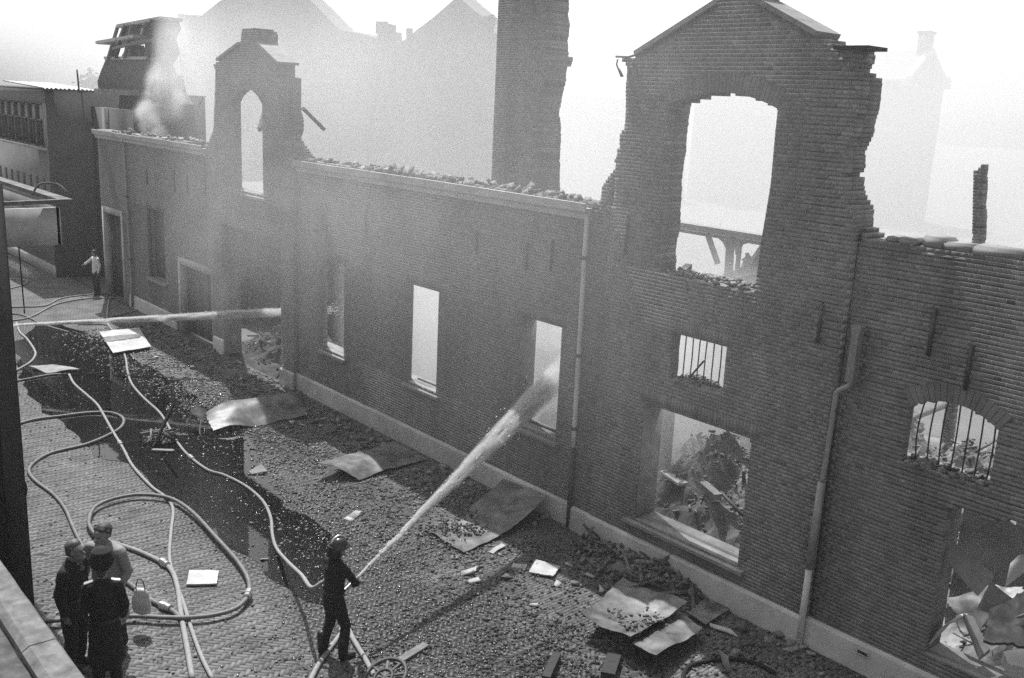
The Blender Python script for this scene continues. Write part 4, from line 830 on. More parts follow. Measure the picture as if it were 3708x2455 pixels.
sheet("roofing_sheet", [(-13.447,-2.416,0),(-12.235,-2.423,0),(-12.505,-0.15,0.45),(-13.943,-0.004,0.3)], M["sheet"], "large sheet littered with grit, its far half tilted up against the plinth", "metal sheet", GS, crinkle=.05, seed=4, ragged=.012, bend=lambda u, v: .045 - .165 * math.sin(math.pi * v))
sheet("roofing_sheet", [(-9.051,-2.669,0.42),(-8.139,-2.58,0.4),(-8.354,-1.016,0.36),(-9.722,-1.01,0.2)], M["sheet"], "upper buckled sheet resting on another near the downpipe foot", "metal sheet", GS, crinkle=.07, seed=5, ragged=.015, bend=lambda u, v: -.07 * math.sin(math.pi * u) * (1 - .4 * v) - .05 * math.sin(math.pi * v))
sheet("roofing_sheet", [(-8.138,-2.532,0.3),(-7.661,-2.565,0.34),(-7.855,-1.259,0.2),(-8.435,-1.104,0.18)], M["sheet"], "lower sheet poking out from under the buckled sheet", "metal sheet", GS, crinkle=.06, seed=6, ragged=.012)
sheet("roofing_sheet", [(-8.463,-0.843,0.08),(-8.036,-0.926,0.08),(-8.164,0.007,0.05),(-8.648,0.069,0.05)], M["sheet"], "grey sheet lying in the shade of the plinth beside the buckled sheets", "metal sheet", GS, crinkle=.03, seed=16)
sheet("white_board", [(-14.353,-6.529,0.05),(-13.919,-6.762,0.05),(-13.668,-6.364,0.05),(-14.062,-6.148,0.05)], M["board"], "small white board with a chipped edge inside the wide hose loop", "board", thick=.025, crinkle=.01, seed=7, ragged=.02)
sheet("white_board", [(-11.27,-1.562,0.06),(-11.005,-1.961,0.05),(-10.629,-1.737,0.06),(-10.829,-1.394,0.06)], M["board"], "white board fragment near the middle of the rubble strip", "board", thick=.02, crinkle=.02, seed=8, ragged=.03)
sheet("asbestos_sheet", [(-17.803,-3.784,0.05),(-17.683,-3.775,0.02),(-17.59,-3.467,0.05),(-17.851,-3.463,0.12)], M["stone"], "small grey sheet lying alone on the wet street", "sheet", thick=.02, crinkle=.02, seed=9, ragged=.03)
sheet("bent_sheet", [(-7.252,-1.641,0.3),(-7.246,-1.522,0.02),(-7.075,-1.587,0.02),(-7.111,-1.617,0.25)], M["board"], "pale leaf-shaped board standing on edge above the black hose", "board", thick=.02, crinkle=.01, seed=10)
sheet("wood_strip", [(-8.059,-0.805,0.05),(-8.006,-0.849,0.03),(-7.572,-0.725,0.03),(-7.742,-0.675,0.05)], M["board"], "pale splintered strip in the shade below the plinth", "splinter", thick=.02, seed=11, ragged=.05)
sheet("wood_strip", [(-6.949,-0.479,0.04),(-6.822,-0.418,0.03),(-6.736,-0.09,0.04),(-6.828,-0.182,0.05)], M["stone"], "grey wedge of board beside the foot of the right downpipe", "board", thick=.02, seed=12)
sheet("wood_strip", [(-12.015,-2.02,0.04),(-11.936,-1.984,0.02),(-12.008,-1.62,0.04),(-12.092,-1.652,0.05)], M["white"], "curled pale shard below the big gritty sheet", "shard", thick=.012, seed=13, crinkle=.03)
sheet("wood_strip", [(-28.27,-5.257,0.05),(-27.468,-4.989,0.03),(-27.361,-4.167,0.06),(-28.073,-4.699,0.08)], M["stone"], "grey flattened sheet at the near end of the far hose bend", "sheet", thick=.02, seed=14, crinkle=.04)
for i, (p, s) in enumerate((((1081,1327), .24), ((1096,1347), .2), ((1170,1336), .16), ((1099,1318), .18), ((1234,1401), .14), ((1289,1353), .15), ((1364,1333), .16), ((1392,1366), .17), ((1201,1312), .2), ((808,1202), .2), ((700,985), .14), ((640,990), .16), ((330,830), .2), ((1300,1308), .15), ((620,985), .12), ((1345,1328), .1))):
    pass
frag = []
def fragments():
    L = [(-11.631,-2.803,0),(-11.328,-2.904,0),(-11.142,-2.358,0),(-11.664,-2.606,0),(-10.161,-2.612,0),(-10.438,-1.822,0),(-10.334,-1.154,0),(-9.859,-1.348,0),(-11.293,-1.923,0),(-14.636,-3.282,0),(-19.885,-1.36,0),(-20.223,-1.467,0),(-27.614,-1.967,0),(-10.836,-1.173,0),(-14.056,-5.324,0),(-14.756,-3.073,0)]
    S = [.24, .2, .2, .2, .15, .16, .17, .18, .24, .2, .16, .16, .2, .14, .12, .3]
    T_ = ["upright oblong white scrap in front of the jet, left of the other scraps", "square white scrap just below the oblong one", "long thin white scrap right of the square one", "thin white flake above the oblong scrap", "lone white flake low in the middle of the rubble", "diamond white scrap below the white board fragment", "upper white scrap right of the white board fragment", "squarish white tile near the buckled sheets' far corner", "narrow white splinter left of the white board fragment", "bright white flake above the fireman's helmet", "white pebble-like scrap below the curled shiny sheet", "second pale scrap below the curled shiny sheet", "small white scrap right of the stained white panel", "tiny white crumb right of the white board fragment", "tiny white crumb on the bright paving", "pale stick above the fireman's helmet"]
    for k, (p, s, l) in enumerate(zip(L, S, T_)):
        o = link("white_scrap", chips_mesh([(0, 0, .02)], [s], aspect=(1, .55, .12), tilt=.12, shade=np.ones(1)), M["board"], None, (p[0], p[1], 0)); setp(o, l, "scrap", "white scraps scattered on the street")
fragments()
plank(*[(-8.427,-3.962,0.1),(-8.827,-3.365,0.06)], .12, .1, "char", "charred beam end rising from the bottom edge", "beam", name="beam")
plank(*[(-7.981,-3.192,0.08),(-8.266,-2.756,0.08)], .2, .12, "char", "short charred lump of timber right of the charred beam end", "timber lump", name="timber_lump")
plank(*[(-20.466,-4.694,0.12),(-20.525,-4.247,0.9)], .07, .05, "char", "dark plank leaning up out of the small rubbish pile in the puddle", "plank")
plank(*[(-20.17,-4.909,0.03),(-19.865,-4.547,0.03)], .1, .03, "stone", "pale slat lying in front of the leaning plank", "slat", name="slat")
plank(*[(-10.088,-5.321,0.03),(-10.226,-4.693,0.03)], .12, .03, "timber", "flat board lying on the wet paving near the bottom edge", "board", name="board")
plank(*[(-8.218,0.082,0.04),(-7.837,0.071,0.1)], .12, .06, "char", "charred batten against the plinth left of the right downpipe", "batten", name="batten")
plank(*[(-10.346,-0.431,0.05),(-9.813,-1.071,0.1)], .1, .06, "char", "charred stick in the shade above the buckled sheets", "stick", name="stick")
setp(tube("bent_iron", catmull([(-20.793,-3.51,0.3),(-20.096,-3.846,0.25),(-19.91,-3.851,0.1),(-19.764,-3.795,0.03)], 5), .015, M["iron"], None, 6, origin=(-20.168,-3.74,0)), "thin bent iron rod hooked over beside the curled shiny sheet", "iron rod")
sheet("rag", [(-21.518,-3.464,0.25),(-20.896,-3.415,0.2),(-21.183,-3.199,0.35),(-21.763,-3.196,0.3)], M["char"], "crumpled black rag at the end of the curled shiny sheet", "rag", crinkle=.15, seed=21, thick=.01)
# hand wheel / hose reel at the bottom edge
rl = empty("hose_reel", (-9.738,-5.736,0), "dark spoked hose reel wheel cut by the bottom edge", "hose reel")
def ring(R, r, n=28, c=(0, 0, 0), tilt=0):
    P = [Vector((R * math.cos(2 * math.pi * k / n), R * math.sin(2 * math.pi * k / n) * math.cos(tilt), R * math.sin(2 * math.pi * k / n) * math.sin(tilt))) + Vector(c) for k in range(n + 1)]
    return tube_data(P, r, 8)
V, F = ring(.3, .03, c=(0, 0, .16), tilt=.4); link("rim", mesh(V, F, smooth=True), M["iron"], rl)
V, F = ring(.13, .022, c=(.0, -.03, .16), tilt=.4); link("hub_ring", mesh(V, F, smooth=True), M["iron"], rl)
for k in range(4):
    a = k * math.pi / 4; d = Vector((math.cos(a), math.sin(a) * math.cos(.4), math.sin(a) * math.sin(.4))) * .29; link("spoke", beam_mesh(Vector((0, 0, .16)) - d, Vector((0, 0, .16)) + d, .035, .02), M["iron"], rl)
link("stand", boxes_mesh([(-.03, .03, -.2, .25, 0, .06), (-.03, .03, -.03, .03, .06, .16)]), M["iron"], rl)

# ------------------------------------------------------------------ rubble on the street: thousands of chips, thick near the wall
def scatter(n, fn, size, m, name, label, asp=(1, .7, .45), tilt=.5, shade=(.45, 1.5), power=2.2):
    P = []; S = []
    while len(P) < n:
        x = random.uniform(-32, -4.2); y = random.uniform(-9.5, -.1)
        if random.random() < fn(x, y):
            s = size[0] + (size[1] - size[0]) * random.random() ** power; P.append((x, y, s * .12)); S.append(s)
    P = np.array(P); S = np.array(S); ok = in_view(P, .1)
    o = link(name, chips_mesh(P[ok], S[ok], asp, tilt, rng.uniform(*shade, ok.sum())), M[m]); setp(o, label, kind="stuff")
nz = lambda x, y, s, k=0: .5 + .5 * mnoise.noise(Vector((x * s, y * s, k)))
wall_d = lambda x, y: max(0, min(1, (y + 5.2) / 4)) if x > -16 else max(0, min(1, (y + 3.9) / 2.2))
scatter(11000, lambda x, y: wall_d(x, y) * nz(x, y, 1.1) ** 2.0 * 1.6 * (.35 if x > -9 and y < -2.2 else 1), (.012, .075), "chip", "rubble_scatter", "broken brick and mortar strewn along the foot of the wall", shade=(.25, 1.15))
scatter(5200, lambda x, y: math.exp(-((y + 1.9) / 1.0) ** 2) * nz(x, y, 1.3, 9) ** 1.5 * 1.4 if x < -11.5 else 0, (.012, .07), "chip", "rubble_scatter", "plaster and brick chips coloured paler to brighten the sunlit strip beside the wall's shadow", shade=(.5, 1.7))  # chip tones raised here to make the sunlit strip brighter
scatter(260, lambda x, y: max(0, min(1, (y + 1.7) / 1.2)) * nz(x, y, .8, 4) ** 2 * 2, (.07, .2), "chip", "brick_lumps", "larger lumps of broken brick along the foot of the wall", power=1.6)
scatter(5200, lambda x, y: math.exp(-((x + 9.9) / 1.9) ** 2 - ((y + 4.9) / 1.6) ** 2) + .6 * math.exp(-((x + 13) / 2.5) ** 2 - ((y + 3.8) / 1.4) ** 2), (.012, .05), "wetchip", "wet_grit", "glittering wet grit round the fireman", tilt=.8)
scatter(2600, lambda x, y: math.exp(-((x + 22) / 3.0) ** 2 - ((y + 2.2) / .8) ** 2) + .3 * math.exp(-((x + 16) / 3) ** 2 - ((y + 3.3) / 1) ** 2), (.015, .07), "wetchip", "wet_grit", "glittering wet grit in the sunlit strip beyond the curled sheet", tilt=.8)
scatter(3000, lambda x, y: math.exp(-((x + 8.6) / 1.8) ** 2 - ((y + 3.6) / 1.6) ** 2) * nz(x, y, 2.3, 2) ** 2 * 2, (.015, .06), "chip", "cinders", "dark cinders on the dry paving near the right bottom", shade=(.08, .35))
scatter(6000, lambda x, y: .35 * nz(x, y, .7, 7) ** 3, (.01, .045), "chip", "street_litter", "small litter over the whole street", shade=(.1, .8))
scatter(260, lambda x, y: .35 * nz(x, y, .9, 3) ** 3, (.01, .04), "board", "street_litter", "pale flakes scattered over the whole street")
heap("rubble_heap", (*[(-9.953,-0.408,0)][0][:2], 0), 1.5, .62, .34, "dark rubble heaped against the plinth above the buckled sheets", 11, n=40, chips=420, csize=(.03, .16), rough=.12)
heap("rubble_heap", (*[(-20.816,-4.463,0)][0][:2], 0), .45, .4, .22, "small rubbish pile under the leaning plank in the puddle", 12, n=24, chips=160, csize=(.02, .09), rough=.06)
P = [(-13.404,-2.288,0),(-13.111,-2.355,0),(-12.758,-2.323,0),(-12.954,-1.972,0),(-13.135,-1.573,0),(-12.865,-1.684,0),(-13.241,-2.057,0),(-13.246,-1.218,0),(-13.121,-1.213,0),(-13.306,-0.952,0),(-13.299,-1.808,0)]
_Q = []
for p in P:
    for _ in range(26): _Q.append((p[0] + random.gauss(0, .16), p[1] + random.gauss(0, .12), .055))
for p in [(-8.449,-2.315,0.4),(-8.314,-2.176,0.38),(-8.362,-1.928,0.38),(-8.699,-2.234,0.4),(-8.326,-1.771,0.38),(-8.289,-2.347,0.38)]:
    for _ in range(16): _Q.append((p[0] + random.gauss(0, .12), p[1] + random.gauss(0, .06), p[2] + .0))
setp(link("sheet_grit", chips_mesh(_Q, np.array([random.uniform(.012, .06) for _ in _Q]), shade=rng.uniform(.1, .8, len(_Q))), M["chip"]), "dark grit lying on the fallen sheets", kind="stuff")

# ------------------------------------------------------------------ people
def rchain(P, r, flat=1.0, n=12):
    P = [Vector(p) for p in P]; r = list(r) if hasattr(r, '__len__') else [r] * len(P)
    d0 = (P[0] - P[1]).normalized(); d1 = (P[-1] - P[-2]).normalized()
    Q = [P[0] + d0 * r[0] * .95, P[0] + d0 * r[0] * .65] + P + [P[-1] + d1 * r[-1] * .65, P[-1] + d1 * r[-1] * .95]
    q = [r[0] * .28, r[0] * .76] + r + [r[-1] * .76, r[-1] * .28]
    return tube_data(Q, q, n, flat=flat)
def solid(name, chains, m, parent, vox=.012, fold=0.0, smooth=2, seed=0):
    V = []; F = []
    for v, f in chains:
        k = len(V); V += v; F += [tuple(i + k for i in q) for q in f]
    me = mesh(V, F); tmp = bpy.data.objects.new("tmp", me); COL.objects.link(tmp)
    md = tmp.modifiers.new("r", 'REMESH'); md.mode = 'VOXEL'; md.voxel_size = vox
    dg = bpy.context.evaluated_depsgraph_get(); dg.update(); out = bpy.data.meshes.new_from_object(tmp.evaluated_get(dg))
    bpy.data.objects.remove(tmp)
    bm = bmesh.new(); bm.from_mesh(out)
    for _ in range(smooth): bmesh.ops.smooth_vert(bm, verts=bm.verts, factor=.5, use_axis_x=True, use_axis_y=True, use_axis_z=True)
    if fold:
        bm.normal_update(); s = Vector((seed * 5.1, seed * 2.3, 0))
        for v in bm.verts:
            p = v.co + s; v.co += v.normal * (fold * (mnoise.noise(Vector((p.x * 9, p.y * 9, p.z * 4))) + .6 * mnoise.noise(Vector((p.x * 5, p.y * 5, p.z * 16)))))
    bm.to_mesh(out); bm.free(); out.polygons.foreach_set("use_smooth", np.ones(len(out.polygons), dtype=bool))
    return link(name, out, m, parent)
def hand(w, d, palm, side, curl=.5, s=1.0):
    """palm and five separate fingers; w wrist, d finger direction, palm the way the palm faces"""
    w = Vector(w); d = Vector(d).normalized(); p = Vector(palm); p = (p - d * p.dot(d)).normalized(); l = d.cross(p) * side
    C = [rchain([w, w + d * .05 * s, w + d * .085 * s], [.026 * s, .036 * s, .036 * s], .55)]
    for k, (o, L) in enumerate(((-.03, .075), (-.01, .085), (.01, .08), (.029, .062))):
        b = w + d * .085 * s + l * o * s; k1 = (d + p * curl * .6).normalized(); k2 = (d * .4 + p * curl * 1.6).normalized() if curl > .3 else (d + p * .2).normalized(); k3 = (k2 + p * curl - d * curl * .6).normalized()
        C.append(rchain([b - d * .02, b + k1 * L * .45, b + k1 * L * .45 + k2 * L * .32, b + k1 * L * .45 + k2 * L * .32 + k3 * L * .25], [.0105 * s, .0095 * s, .009 * s, .008 * s], 1, 8))
    b = w + d * .03 * s - l * .032 * s; t1 = (d * .6 - l * .7 + p * .4).normalized(); t2 = (d * .8 + p * .8).normalized()
    C.append(rchain([b, b + t1 * .04, b + t1 * .04 + t2 * .03], [.014 * s, .012 * s, .01 * s], 1, 8)); return C
def person(loc, face, label, h=1.78, arms=None, legs=None, lean=0.0, turn=(0, 0), jacket="cloth", trouser="trouser", coat=False, hem=.82, hair="hair", shoe="leather", headwear=None, tie=False, group=None, wide=1.0):
    s = h / 1.78; root = empty("person", (loc[0], loc[1], 0), label, "person", group, rz=math.atan2(-face[0], face[1])); root.scale = (s * wide, s * wide, s)
    A = arms or [[(-.17, 0, 1.42), (-.225, -.03, 1.14), (-.22, .05, .88), (0, .1, -1)], [(.17, 0, 1.42), (.225, -.03, 1.14), (.22, .05, .88), (0, .1, -1)]]
    G_ = legs or [[(-.09, 0, .92), (-.1, .02, .5), (-.1, -.03, .09)], [(.09, 0, .92), (.1, .02, .5), (.1, -.03, .09)]]
    def L(p): return Vector((p[0], p[1] + lean * max(0, p[2] - .92), p[2]))
    A = [[L(a[0]), L(a[1]), L(a[2]), Vector(a[3])] + list(a[4:]) for a in A]
    hc = L((turn[0] * .02, .03 + turn[1] * .02, 1.645)); up = Vector((turn[0] * .15, turn[1] * .18, 1)).normalized(); yaw = turn[0]
    f = Vector((math.sin(yaw), math.cos(yaw), turn[1] * .5)).normalized(); sd = f.cross(up).normalized()
    body = [rchain([L((0, -.015, 1.42)), L((0, .0, 1.52)), hc - up * .08], [.065, .056, .054])]
    body += [rchain([hc - up * .075 + f * .025, hc - up * .03 + f * .012, hc + up * .03, hc + up * .07 - f * .008], [.058, .076, .088, .074], .93, 14)]
    body += [rchain([hc + f * .086 + up * .012, hc + f * .106 - up * .022], [.010, .016], 1, 8), rchain([hc + f * .078 - up * .088 , hc + f * .07 - up * .1], [.024, .024], 1, 8)]
    body += [rchain([hc + f * .083 - up * .052 - sd * .02, hc + f * .083 - up * .052 + sd * .02], [.008, .008], 1, 8), rchain([hc + f * .082 + up * .034 - sd * .035, hc + f * .082 + up * .034 + sd * .035], [.011, .011], 1, 8)]
    for e in (-1, 1): body.append(rchain([hc + sd * e * .083 + up * .022, hc + sd * e * .083 - up * .025], [.014, .011], 1.2, 8))
    body += [rchain([L((0, 0, 1.42)), L((0, 0, 1.15)), L((0, 0, .92))], [.09, .085, .09], 1.5)]
    for a in A: body.append(rchain(a[:3], [.045, .036, .026]))
    for g in G_: body.append(rchain(g, [.07, .05, .035]))
    for e, a in zip((-1, 1), A):
        palm = a[4] if len(a) > 4 else Vector((-e, 0, 0)); curl = a[5] if len(a) > 5 else .45; body += hand(a[2], a[3], palm, e, curl)
    solid("body", body, M["skin"], root, .0095, smooth=2)
    for e in (-1, 1):
        ep = hc + f * .083 + up * .016 + sd * e * .031; link("eye", mesh(*tube_data([ep, ep + f * .006], .009, 8)), M["hair"], root)
    # trousers and shoes
    T_ = []
    for g in G_:
        T_.append(rchain([g[0], g[1], Vector(g[2]) + Vector((0, -.01, .0))], [.098, .078, .072], 1.0, 14))
    T_.append(rchain([L((0, -.01, 1.02)), (0, -.015, .88)], [.115, .115], 1.35, 14)); solid("trousers", T_, M[trouser], root, .014, .012, 1, seed=loc[0])
    for g in G_:
        a = Vector(g[2]); sh = rchain([a + Vector((0, -.03, -.035)), a + Vector((0, .06, -.05)), a + Vector((a.x * .15, .17, -.06))], [.046, .042, .034], 1.15); solid("shoe" if shoe == "leather" else "boot", [sh] + ([rchain([a + Vector((0, -.02, -.02)), a + Vector((0, -.02, .22))], [.055, .07])] if shoe == "boot" else []), M["leather"], root, .012, smooth=1)
    # jacket or long coat
    J = [rchain([L((0, -.01, 1.47)), L((0, -.01, 1.38)), L((0, 0, 1.2)), L((0, .005, 1.02)), L((0, 0, hem))] + ([L((0, 0, .62)), L((0, 0, .48))] if coat else []), [.08, .118, .124, .12, .13] + ([.15, .165] if coat else []), 1.38, 18)]
    J.append(rchain([L((-.145, -.01, 1.425)), L((0, -.02, 1.455)), L((.145, -.01, 1.425))], [.07, .08, .07]))
    for a in A: J.append(rchain([a[0], a[1], a[1].lerp(a[2], .93)], [.068, .06, .05], 1, 14))
    J.append(rchain([L((-.055, -.03, 1.5)), L((0, -.055, 1.52)), L((.055, -.03, 1.5))], [.03, .032, .03]))
    solid("coat" if coat else "jacket", J, M[jacket], root, .014, .013, 1, seed=loc[1])
    if jacket != "coat" and jacket != "shirt": link("belt", mesh(*tube_data([L((0, .0, 1.0)), L((0, .0, 1.045))], [.137, .137], 22, cap=False, flat=1.36)), M["leather"], root)
    # hair or headwear
    H = [rchain([hc + up * .065 - f * .012, hc + up * .045 - f * .035, hc - f * .05 - up * .03], [.083, .085, .06], 1.02, 14)]
    if hair == "hair": H.append(rchain([hc + up * .085 + f * .04 - sd * .04, hc + up * .095 + f * .045 + sd * .04], [.034, .034]))
    for e in (-1, 1): H.append(rchain([hc + sd * e * .07 + up * .05, hc + sd * e * .076 - up * .0 - f * .03], [.026, .018]))
    solid("hair", H, M[hair], root, .011, .006, 1)
    c = hc + up * .075
    if headwear == "cap":
        cp = solid("cap", [rchain([c - up * .01 - f * .005, c + up * .03], [.106, .110], 1, 18), rchain([c + up * .045, c + up * .065], [.15, .15], 1.0, 22), rchain([c + f * .09 + up * .07, c + f * .11 + up * .08], [.06, .05])], M["cloth2"], root, .011, smooth=2)
        link("peak", mesh(*tube_data([c + f * .09 - up * .005, c + f * .15 - up * .04], [.075, .06], 14, flat=.16)), M["leather"], root)
        link("badge", mesh(*tube_data([c + f * .125 + up * .03, c + f * .135 + up * .032], [.03, .027], 10)), M["silver"], root)
        for e in (-1, 1):
            b = L((e * .15, 0, 1.51)); link("epaulette", mesh(*tube_data([b - Vector((e * .05, 0, -.005)), b + Vector((e * .05, 0, -.02))], [.03, .034], 8, flat=.35)), M["silver"], root)
    if headwear == "helmet":
        V, F = tube_data([c - up * .03, c - up * .028, c + up * .0, c + up * .05, c + up * .085, c + up * .10], [.16, .135, .122, .112, .075, .02], 22); hl = link("helmet", mesh(V, F, smooth=True), M["helmet"], root)
        R0 = [c - f * .115 + up * .02, c - f * .07 + up * .09, c + up * .118, c + f * .07 + up * .09, c + f * .115 + up * .02]
        link("comb", mesh(*tube_data(catmull(R0, 4), .016, 8), smooth=True), M["silver"], hl)
        link("neck_flap", mesh(*tube_data([c - f * .05 - up * .02, c - f * .07 - up * .16], [.105, .11], 14)), M["leather"], hl)
    if tie:
        k = L((0, .135, 1.47)); link("shirt_front", mesh(*tube_data([L((0, .10, 1.52)), L((0, .142, 1.36))], [.05, .02], 10, flat=.5)), M["shirt"], root); link("tie", mesh(*tube_data([L((0, .125, 1.5)), L((0, .155, 1.36)), L((0, .16, 1.3))], [.022, .03, .012], 8, flat=.5)), M["cloth2"], root)
    return root

FM = (-10.78, -5.92); fdir = Vector((-.1, 1, 0)).normalized(); NOZ = [(-11.004,-5.38,1.003)][0]
rzf = math.atan2(-fdir.x, fdir.y); inv = Matrix.Rotation(-rzf, 3, 'Z')
nl = inv @ (Vector(NOZ) - Vector((FM[0], FM[1], 0))); nl = nl / (1.80 / 1.78)
jd = (inv @ (Vector([(-13.113,0.2,2.508)][0]) - Vector(NOZ))).normalized()
rh = nl - jd * .10; lh = nl - jd * .42
person(FM, fdir, "firefighter in helmet and dark jacket aiming the water jet, seen from behind", 1.80,
       arms=[[(-.175, 0, 1.43), (-.25, .12, 1.16), tuple(lh + Vector((-.06, -.05, -.02))), (.7, .6, .1), (.4, -.1, .8), .9], [(.175, 0, 1.43), (.25, .18, 1.18), tuple(rh + Vector((.07, -.07, .0))), (-.6, .7, .1), (-.4, 0, .8), .9]],
       legs=[[(-.09, 0, .92), (-.15, .06, .5), (-.17, -.06, .09)], [(.09, 0, .92), (.14, .1, .5), (.15, .06, .09)]], lean=.06, turn=(.1, 0), hem=.78, shoe="boot", headwear="helmet")
# branch pipe in his hands, hose trailing back under the arm
NV = Vector(NOZ); JW = (Vector([(-13.113,0.2,2.508)][0]) - NV).normalized()
nzr = empty("branch_pipe", NV - JW * .5, "brass branch pipe in the firefighter's hands throwing the jet", "hose nozzle")
nb_ = NV - JW * .5
V, F = tube_data([NV - JW * .5 - nb_, NV - JW * .4 - nb_, NV - JW * .38 - nb_, NV - JW * .08 - nb_, NV - JW * .06 - nb_, NV - nb_], [.036, .036, .026, .019, .022, .015], 12); link("barrel", mesh(V, F, smooth=True), M["brass"], nzr)
tail = [nb_, nb_ - JW * .12 + Vector((0, 0, -.02)), Vector((FM[0] - .16, FM[1] + .2, 1.0)), Vector((FM[0] - .3, FM[1] + .06, 1.02)), Vector((-11.12, -5.9, 1.04))]
V, F = tube_data([p - nb_ for p in catmull(tail, 7)], .043, 10); link("hose_tail", mesh(V, F, smooth=True), M["hose"], nzr)

person((-12.857,-8.304,1.9)[:2], (.55, -.8), "man in a pale raincoat facing the camera, holding a pale bag", 1.92, wide=1.22,
       arms=[[(-.17, 0, 1.43), (-.24, -.02, 1.15), (-.2, .12, .92), (.2, .5, -.8)], [(.17, 0, 1.43), (.27, -.02, 1.15), (.31, .03, .87), (.1, .05, -1), (-1, 0, 0), 1.0]], coat=True, jacket="coat", turn=(.15, -.5), tie=True, lean=.04)
person((-11.784,-8.717,2.08)[:2], (-.9, .35), "policeman in flat cap and long black coat, seen from behind beside the coping", 1.93, wide=.98,
       arms=[[(-.17, 0, 1.43), (-.23, .02, 1.15), (-.1, .2, 1.02), (.8, .5, .1)], [(.17, 0, 1.43), (.24, .0, 1.15), (.2, .16, .95), (-.5, .6, -.3)]], coat=True, jacket="cloth2", trouser="cloth2", headwear="cap", turn=(.1, -.15))
person((-12.629,-8.847,1.88)[:2], (.65, .55), "dark-suited man with greying hair, leftmost of the talking group", 1.9, wide=1.12, jacket="cloth", hair="greyhair", turn=(-.15, -.25), lean=.05)
person((-37.5, -.35), (.15, -1), "distant man in a white shirt standing at the passage by the far door", 1.72,
       arms=[[(-.2, 0, 1.43), (-.28, -.02, 1.16), (-.27, .05, .9), (0, .1, -1)], [(.2, 0, 1.43), (.42, .02, 1.3), (.55, .15, 1.15), (.5, .5, -.3)]], jacket="shirt", hem=.93)
hp = (-16.556,-8.456,0.8); person((hp[0] - .22, hp[1] - .12), (.75, -.6), "person in dark clothes almost hidden behind the gate post, one arm showing", 1.76, jacket="cloth2", trouser="cloth2")
# bag hanging from the raincoat man's hand
bgp = Vector((-13.032,-7.804,0.5)); bg_ = empty("shopping_bag", (bgp.x, bgp.y, .28), "pale translucent bag hanging from the raincoat man's hand", "bag")
solid("bag_body", [rchain([(0, 0, .06), (0, 0, .2), (0, 0, .36)], [.075, .085, .06], 1.9, 16)], M["bag"], bg_, .012, .012, 2, seed=3)
V, F = tube_data(catmull([(-.08, 0, .38), (-.05, 0, .52), (0, 0, .56), (.05, 0, .52), (.08, 0, .38)], 5), .008, 6); link("handle", mesh(V, F), M["leather"], bg_); bg_.rotation_euler = (0, 0, .6)

# ------------------------------------------------------------------ water jets: a cone of torn water and air, with flying drops round it
def jet(name, A, B, r0, r1, n, label, dens, sag=.12, seed=1):
    A, B = Vector(A), Vector(B); L = (B - A).length; d = (B - A) / L; m = 40; V = []; F = []
    rot = d.to_track_quat('Z', 'Y'); off = lambda t: rot.inverted() @ Vector((0, 0, sag * 4 * t * (1 - t)))
    Vv, F = tube_data([Vector((0, 0, L * k / m)) for k in range(m + 1)], [(r0 + (r1 - r0) * (k / m) ** 1.2) * 1.02 for k in range(m + 1)], 16)
    o = link(name, mesh(Vv, F), jet_volume(name, L, r0, r1, dens, seed), None, A); o.rotation_mode = 'QUATERNION'; o.rotation_quaternion = rot
    setp(o, label, "water jet")
    r = np.random.default_rng(seed); t = r.random(n) ** .7; a = r.uniform(0, 6.283, n); q = np.abs(r.normal(.75, .28, n)) * (r0 + (r1 - r0) * t ** 1.2)
    p = np.stack([q * np.cos(a), q * np.sin(a), t * L], 1); s = r.uniform(.004, .013, n); ln = r.uniform(.02, .07, n); z = np.zeros(n)
    V = np.stack([p + np.stack([z, z, -ln], 1), p + np.stack([s, z, z], 1), p + np.stack([-s * .5, s * .8, z], 1), p + np.stack([-s * .5, -s * .8, z], 1), p + np.stack([z, z, ln], 1)], 1)
    Fd = np.array([[0, 2, 1], [0, 3, 2], [0, 1, 3], [4, 1, 2], [4, 2, 3], [4, 3, 1]])[None] + 5 * np.arange(n)[:, None, None]
    setp(link("drops", mesh(V.reshape(-1, 3), Fd.reshape(-1, 3)), M["spray"], o), kind="stuff"); return o
E1 = Vector([(-13.061,0.2,2.477)][0]); E2 = NV.lerp(E1, 1.32)
jet("water_jet", NV, E2, .022, .42, 450, "wide white water jet thrown from the fireman's nozzle into the third window", 7.0)
a0 = Vector((-28.856,-5.74,1.15)); a2 = Vector((-24.338,0.3,1.785)); a3 = a0.lerp(a2, 1.25)
jet("water_jet", a0, a3, .05, .20, 300, "long level water jet crossing from the left edge into the far gateway", 6.0, seed=4)
b0, b2 = [(-43.888,-2.504,0.9),(-41.637,-1.46,0.1)]; jet("water_jet", b0, b2, .05, .26, 300, "short white splash of water on the ground at the far left", 2.0, seed=6)

# ------------------------------------------------------------------ smoke and haze
def vbox(name, lo, hi, m, label=None):
    c = [(a + b) / 2 for a, b in zip(lo[:2], hi[:2])] + [lo[2]]
    o = link(name, boxes_mesh([(lo[0], hi[0], lo[1], hi[1], lo[2], hi[2])], None, c), m, None, c); return setp(o, label, kind="stuff")
def puff(name, c, r, m, label, ry=0):
    bm = bmesh.new(); bmesh.ops.create_icosphere(bm, subdivisions=3, radius=1)
    for v in bm.verts: v.co = Vector((v.co.x * r[0], v.co.y * r[1], v.co.z * r[2]))
    me = bpy.data.meshes.new("m"); bm.to_mesh(me); bm.free(); o = link(name, me, m, None, c); o.rotation_euler = (0, ry, 0); return setp(o, label, kind="stuff")
vbox("smoke", (-92, 6.4, .1), (4, 46, 18.5), volume("smoke_bank", .043, .985, .35, 'bank', .16, .3, .7, (8, 17)), "bank of white smoke filling the ruin behind the facade")
thin = volume("thin_smoke", .13, .985, .3, 'puff', .7, .3, .75)
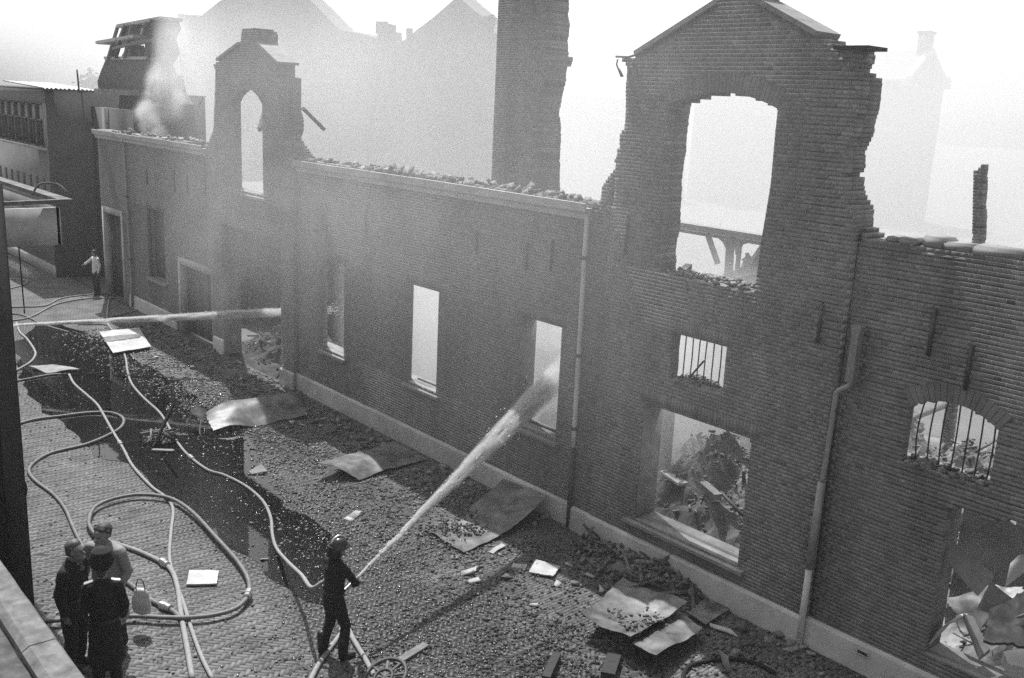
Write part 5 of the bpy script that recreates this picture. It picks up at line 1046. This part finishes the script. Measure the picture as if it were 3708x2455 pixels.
dense = volume("dense_smoke", 4.0, .99, .3, 'puff', 1.3, .38, .68)
for c_, r_, l_ in (([(-35.998,1.6,6.298)][0], (.7, .6, .9), "bright curl of smoke at the foot of the plume on the far wall head"), ([(-37.401,1.8,6.713)][0], (.8, .6, .8), "bright middle of the plume on the far wall head"), ([(-36.935,2,7.181)][0], (.9, .7, .8), "bright upper curl of the plume on the far wall head"), ([(-36.935,2.4,7.749)][0], (1.5, .8, 1.5), "thinning top of the plume on the far wall head")): puff("smoke_plume", c_, r_, dense, l_)
puff("smoke_wisp", [(-17.885,-1.2,5.299)][0], (6.5, 1.1, 2.8), thin, "thin smoke drifting across the wall below the long cornice")
puff("smoke_wisp", [(-22.676,-1.5,4.1)][0], (6.5, 1.3, 4.2), thin, "thin smoke hanging in front of the far gateway")
puff("smoke_wisp", [(-6.996,-0.8,5.734)][0], (1.3, .6, .7), thin, "thin smoke drifting across the brick right of the big arch")
puff("smoke_wisp", [(-34.225,2.2,8.606)][0], (3.4, .9, 3.2), volume("grey_smoke", .34, .97, .3, 'puff', .5, .25, .7), "grey smoke rising between the mansard roof and the small gable")
puff("smoke_wisp", [(-35.237,2,8.891)][0], (1.7, .7, 2.8), volume("roof_smoke", 1.0, .985, .3, 'puff', .6, .28, .7), "pale smoke hiding the right half of the burnt mansard roof")
puff("smoke_wisp", [(-9.942,1,1.654)][0], (1.0, .5, .8), thin, "thin smoke over the rubble in the wide opening")
puff("smoke_wisp", [(-4.848,0.9,2.505)][0], (1.2, .5, 1.1), thin, "thin smoke inside the right doorway")
vbox("smoke", (-22, .7, .05), (-10.8, 7.6, 5.2), volume("low_smoke", .42, .985, .3, 'low', .3, .25, .7), "thick low smoke filling the rooms behind the narrow windows")
vbox("smoke", (-30, -5.0, .02), (-4, -.25, 10.5), volume("drifting_smoke", .058, .985, .3, 'front', .21, .36, .68), "thin smoke drifting along the street side of the wall")
vbox("haze", (-390, -390, -1.06), (390, 390, 21.5), volume("haze_air", .0008, .98, .2), None)
